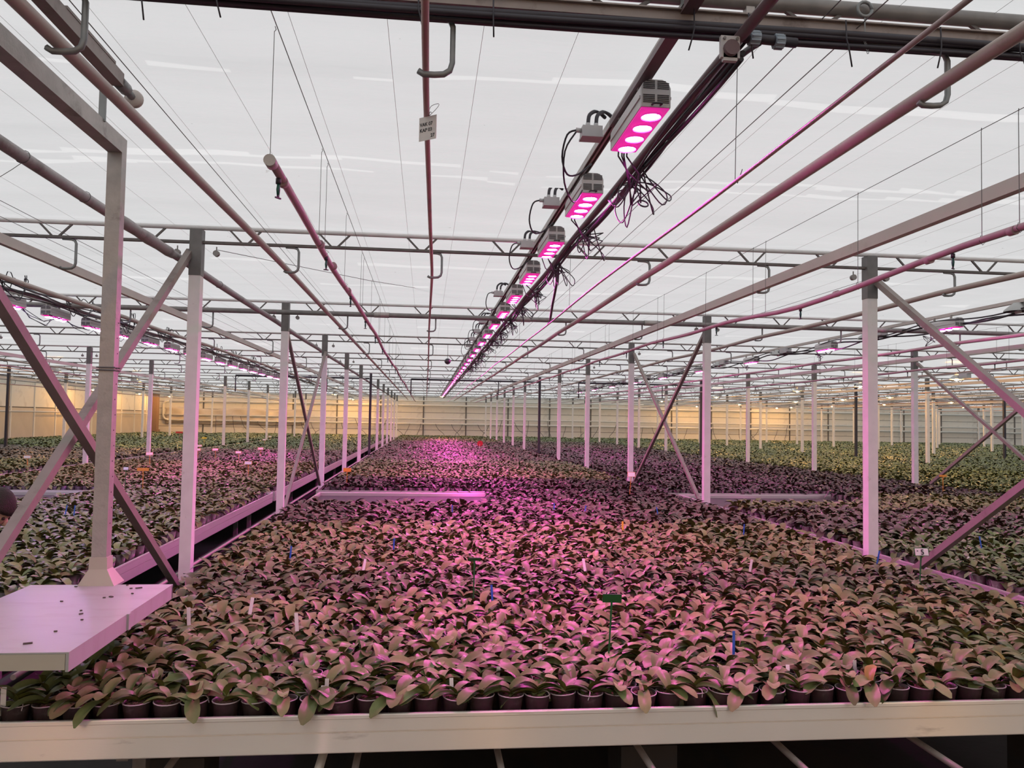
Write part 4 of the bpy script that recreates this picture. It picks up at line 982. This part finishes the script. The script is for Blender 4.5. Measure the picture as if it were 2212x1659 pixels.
for f, lab in ((lambda x, y: -2.3 < x < 4.4 and y < 14.4, 'dense pink-lit mass of potted orchids filling the near middle bench'),
               (lambda x, y: -2.3 < x < 4.4 and y >= 14.4, 'far carpet of orchids on the long middle bench behind the second rail'),
               (lambda x, y: -8.5 < x <= -2.3 and y < 14.4, 'pale green orchids on the bench beyond the black gap, left of the posts'),
               (lambda x, y: -8.5 < x <= -2.3 and y >= 14.4, 'far orchids with white signs on the left long bench'),
               (lambda x, y: x <= -8.5, 'far orchids along the foil-covered left wall'),
               (lambda x, y: 4.4 <= x < 10.5 and y < 14.4, 'orchids on the near bench right of the first white right post'),
               (lambda x, y: 4.4 <= x < 10.5 and y >= 14.4, 'dark purple-leaved orchids on the long right bench'),
               (lambda x, y: x >= 10.5, 'yellow-green orchids under sodium light in the far right bays')):
    s_ = sel(f)
    if s_: mass('orchid_mass', s_, lab)

# ------------------------------------------------------------------ signs and tags among the plants
def sign(px_, py_, bx, by, plate, stake, lab, grp=None, w=.10, h=.048, round_=False, tilt=-.25, top=None):
    base = at(bx, by, Z=CZ - 1.17)
    tp = at(px_, py_, Y=base.y)
    t = thing('plant_sign', lab, 'sign', (base.x, base.y, Z_DECK + .05), random.uniform(-.25, .25), grp)
    hgt = tp.z - (Z_DECK + .05); dx = tp.x - base.x
    MB().tube([(0, 0, 0), (dx * .9, 0, hgt - h * .3)], [.004, .006], 6).build('stake', stake, t)
    rot_ = Matrix.Rotation(tilt, 3, 'X')
    if round_: MB().tube([(dx, -.003, hgt), (dx, .003, hgt)], w * .5, 14).build('plate', plate, t)
    else:
        MB().box((dx, -.002, hgt), (w, .003, h), rot_).build('plate', stake, t)
        if plate is not stake: MB().box((dx, -.005, hgt), (w * .9, .003, h * .86), rot_).build('card', plate, t)
    return t, (dx, hgt)
sign(1322, 1292, 1313, 1400, M_green, M_green, 'tall green T-shaped plant sign standing in the nearest orchids', w=.098, h=.048, tilt=.3)
sign(1025, 1208, 1023, 1278, M_green, M_green, 'green T-shaped plant sign behind, tilted, amid pink-lit leaves', w=.085, h=.03, tilt=.7)
t, (dx, hg) = sign(1990, 1192, 1985, 1255, M_card, M_green, 'white card reading 5 on a green stake at the right bench edge', w=.115, h=.062)
text('lettering', '5', .055, t, (dx - .012, -.0165, hg - .018), (math.radians(90 - 14), 0, 0)); text('lettering', 'x', .022, t, (dx - .045, -.0165, hg + .004), (math.radians(90 - 14), 0, 0))
sign(1364, 1025, 1359, 1062, M_card, M_orange, 'white card on an orange stake beside the third right post', w=.13, h=.09, tilt=-.5)
sign(750, 1015, 749, 1040, M_orange, M_orange, 'orange T-shaped sign near the fourth left post', w=.14, h=.07)
sign(1037, 958, 1033, 977, M_redp, M_card, 'red round sign on a white stake far down the middle bench', w=.21, round_=True)
sign(309, 1014, 309, 1052, M_orange, M_orange, 'broad orange T-shaped sign on the left bench', w=.19, h=.05)
sign(272, 1012, 271, 1042, M_card, M_green, 'white card on a green stake beside the broad orange sign', w=.085, h=.055)
sign(2037, 1028, 2037, 1062, M_orange, M_orange, 'orange T-shaped sign in front of the green far-right orchids', w=.16, h=.035)
sign(387, 934, 388, 948, M_redp, M_redp, 'red T-shaped sign far back on the left benches', w=.34, h=.09)
sign(441, 946, 441, 956, M_yellow, M_yellow, 'yellow T-shaped sign far back on the left benches', w=.2, h=.06)
for (a, b_, c) in ((59, 987, 1003), (323, 980, 1003), (465, 971, 986), (515, 977, 993), (563, 969, 983), (536, 1000, 1024), (431, 963, 974), (427, 971, 985), (571, 950, 958), (583, 943, 950), (483, 947, 955)):
    sign(a, b_, a + 1, c, M_card, M_orange, 'white card on an orange stake on the left long bench', 'white cards on the left bench', w=.16, h=.07)
def stick(px_, py_, m, lab, grp, h=.13, w=.014):
    b_ = at(px_, py_, Z=CZ - 1.12)
    if 4.1 < b_.x < 4.95: b_ = at(px_, py_, X=4.97)
    if -2.72 < b_.x < -1.9: b_ = at(px_, py_, X=-2.78)
    tag(MB().box((b_.x, b_.y, b_.z - .03), (w, .002, h), Matrix.Rotation(random.uniform(-.2, .2), 3, 'Y') @ Matrix.Rotation(random.uniform(-.25, .05), 3, 'X')).build('plant_label', m), lab, 'label', grp)
for p in ((628, 1187), (851, 1170), (1063, 1275), (1585, 1378), (977, 1096), (1264, 1097), (1197, 1092), (1607, 1138), (1897, 1197), (2118, 1165), (143, 1097), (161, 1097), (1420, 1100)):
    stick(*p, M_blue, 'thin blue plastic label stuck among the orchids', 'blue plant labels', .12 if p[1] < 1250 else .13)
for p in ((543, 1298), (641, 1332), (787, 1213), (1776, 1147), (1790, 1149), (2092, 1207), (1846, 1152), (1622, 1214), (1262, 1212), (408, 1320)):
    stick(*p, M_card, 'small white plastic label stuck among the orchids', 'white plant labels', .1, .02)
for p in ((1345, 1130), (205, 1190), (427, 1128)):
    stick(*p, M_yellow, 'small yellow plastic label stuck among the orchids', 'yellow plant labels', .1, .02)
tag(MB().box((at(7, 1515, Y=3.66)), (.022, .003, .12)).build('plant_label', M_card), 'tall white label standing at the left end of the front pot row', 'label')

# ------------------------------------------------------------------ person leaning in at the far left
def person():
    t = thing('person', 'person with short dark hair bending over by the platform, dark shirt', 'person', (-3.2, 5.05, 0))
    L = Vector((-3.2, 5.05, 0))
    J = {'pel': (-3.28, 5.05, .98), 'sp1': (-3.18, 5.05, 1.16), 'sp2': (-3.02, 5.05, 1.36), 'nk0': (-2.86, 5.05, 1.50), 'nk': (-2.72, 5.05, 1.57),
         'shR': (-2.93, 4.86, 1.42), 'elR': (-2.86, 4.78, 1.14), 'wrR': (-2.72, 4.84, .95), 'shL': (-2.93, 5.24, 1.42), 'elL': (-2.88, 5.36, 1.14), 'wrL': (-2.75, 5.36, .97),
         'hpR': (-3.28, 4.94, .94), 'knR': (-3.22, 4.93, .5), 'anR': (-3.3, 4.92, .09), 'toR': (-3.1, 4.9, .04), 'hpL': (-3.28, 5.16, .94), 'knL': (-3.3, 5.17, .5), 'anL': (-3.42, 5.18, .09), 'toL': (-3.22, 5.2, .04)}
    def skin(name, joints, edges, rad, m):
        idx = {j: i for i, j in enumerate(joints)}
        me = bpy.data.meshes.new(name); me.from_pydata([Vector(J[j]) - L for j in joints], [(idx[a], idx[b_]) for a, b_ in edges], []); me.materials.append(m)
        o = put(name, me, t); md = o.modifiers.new('skin', 'SKIN')
        for j, v in zip(joints, me.skin_vertices[0].data): v.radius = (rad[j][0], rad[j][-1])
        me.skin_vertices[0].data[0].use_root = True
        md.use_smooth_shade = True; s = o.modifiers.new('sub', 'SUBSURF'); s.levels = 2; s.render_levels = 2
        return o
    skin('body', ['pel', 'sp1', 'sp2', 'nk0', 'nk', 'shR', 'elR', 'wrR', 'shL', 'elL', 'wrL', 'hpR', 'knR', 'anR', 'toR', 'hpL', 'knL', 'anL', 'toL'],
         [('pel', 'sp1'), ('sp1', 'sp2'), ('sp2', 'nk0'), ('nk0', 'nk'), ('nk0', 'shR'), ('shR', 'elR'), ('elR', 'wrR'), ('nk0', 'shL'), ('shL', 'elL'), ('elL', 'wrL'), ('pel', 'hpR'), ('hpR', 'knR'), ('knR', 'anR'), ('anR', 'toR'), ('pel', 'hpL'), ('hpL', 'knL'), ('knL', 'anL'), ('anL', 'toL')],
         {'pel': (.15, .12), 'sp1': (.15, .11), 'sp2': (.17, .12), 'nk0': (.10, .08), 'nk': (.055,), 'shR': (.07,), 'elR': (.047,), 'wrR': (.03,), 'shL': (.07,), 'elL': (.047,), 'wrL': (.03,), 'hpR': (.1,), 'knR': (.065,), 'anR': (.045,), 'toR': (.035,), 'hpL': (.1,), 'knL': (.065,), 'anL': (.045,), 'toL': (.035,)}, M_shirt)
    # hands
    for s, w in ((1, 'wrR'), (-1, 'wrL')):
        w_ = Vector(J[w]) - L; mb = MB()
        mb.tube([w_ + Vector((-.01, 0, .03)), w_ + Vector((.03, 0, -.03)), w_ + Vector((.055, 0, -.075))], [.024, .034, .03], 8)
        for k in range(4):
            y_ = (k - 1.5) * .019; ln = (.07, .082, .078, .06)[k]
            mb.tube([w_ + Vector((.05, y_, -.07)), w_ + Vector((.07, y_, -.07 - ln * .5)), w_ + Vector((.075, y_, -.07 - ln))], [.0095, .0085, .007], 7)
        mb.tube([w_ + Vector((.03, s * .03, -.03)), w_ + Vector((.055, s * .05, -.055)), w_ + Vector((.075, s * .045, -.085))], [.011, .010, .008], 7)
        mb.build('hand', M_skin, t, True)
    # head
    C = Vector((-2.535, 5.05, 1.665)) - L; mb = MB(); n = 18; ax = Matrix.Rotation(math.radians(38), 3, 'Y')
    def ell(rx_, ry_, rz_, c, mm, name, cut=None, nn=14, k=n):
        vs = []; fs = []
        for i in range(nn + 1):
            th = math.pi * i / nn
            for j in range(k):
                ph = TWO * j / k; v = Vector((rx_ * math.sin(th) * math.cos(ph), ry_ * math.sin(th) * math.sin(ph), rz_ * math.cos(th)))
                if v.z < 0: v.x *= 1 - .10 * (-v.z / rz_); v.y *= 1 - .28 * (-v.z / rz_)
                vs.append(ax @ v + c)
        for i in range(nn):
            for j in range(k):
                if cut and cut(i, j): continue
                fs.append((i * k + j, i * k + (j + 1) % k, (i + 1) * k + (j + 1) % k, (i + 1) * k + j))
        return MB().add(vs, fs).build(name, mm, t, True)
    hd = ell(.094, .076, .118, C, M_skin, 'head')
    # face looks along +X (tilted down)
    fw = ax @ Vector((1, 0, 0)); up = ax @ Vector((0, 0, 1)); sd = Vector((0, 1, 0))
    MB().tube([C + fw * .085 + up * .015, C + fw * .108 - up * .02, C + fw * .09 - up * .03], [.008, .015, .008], 7).build('nose', M_skin, t, True)
    for s in (-1, 1):
        MB().lathe([(.002, .011), (.009, .007), (.011, 0), (.009, -.007), (.002, -.011)], 8, C + fw * .083 + sd * s * .03 + up * .012).build('eye', M_hair, t, True)
        MB().lathe([(.004, .028), (.014, .018), (.016, 0), (.012, -.02), (.003, -.03)], 8, C + sd * s * .078 - fw * .01).build('ear', M_skin, t, True)
    MB().tube([C + fw * .083 - up * .058 + sd * .022, C + fw * .09 - up * .057, C + fw * .083 - up * .058 - sd * .022], .005, 6).build('mouth', M_redp, t, True)
    hair = ell(.104, .087, .128, C - fw * .010 + up * .008, M_hair, 'hair', cut=lambda i, j: (i > 5 and math.cos(TWO * (j + .5) / n) > .35) or i > 9)
    hair.modifiers.new('thick', 'SOLIDIFY').thickness = .012
    return t
person()
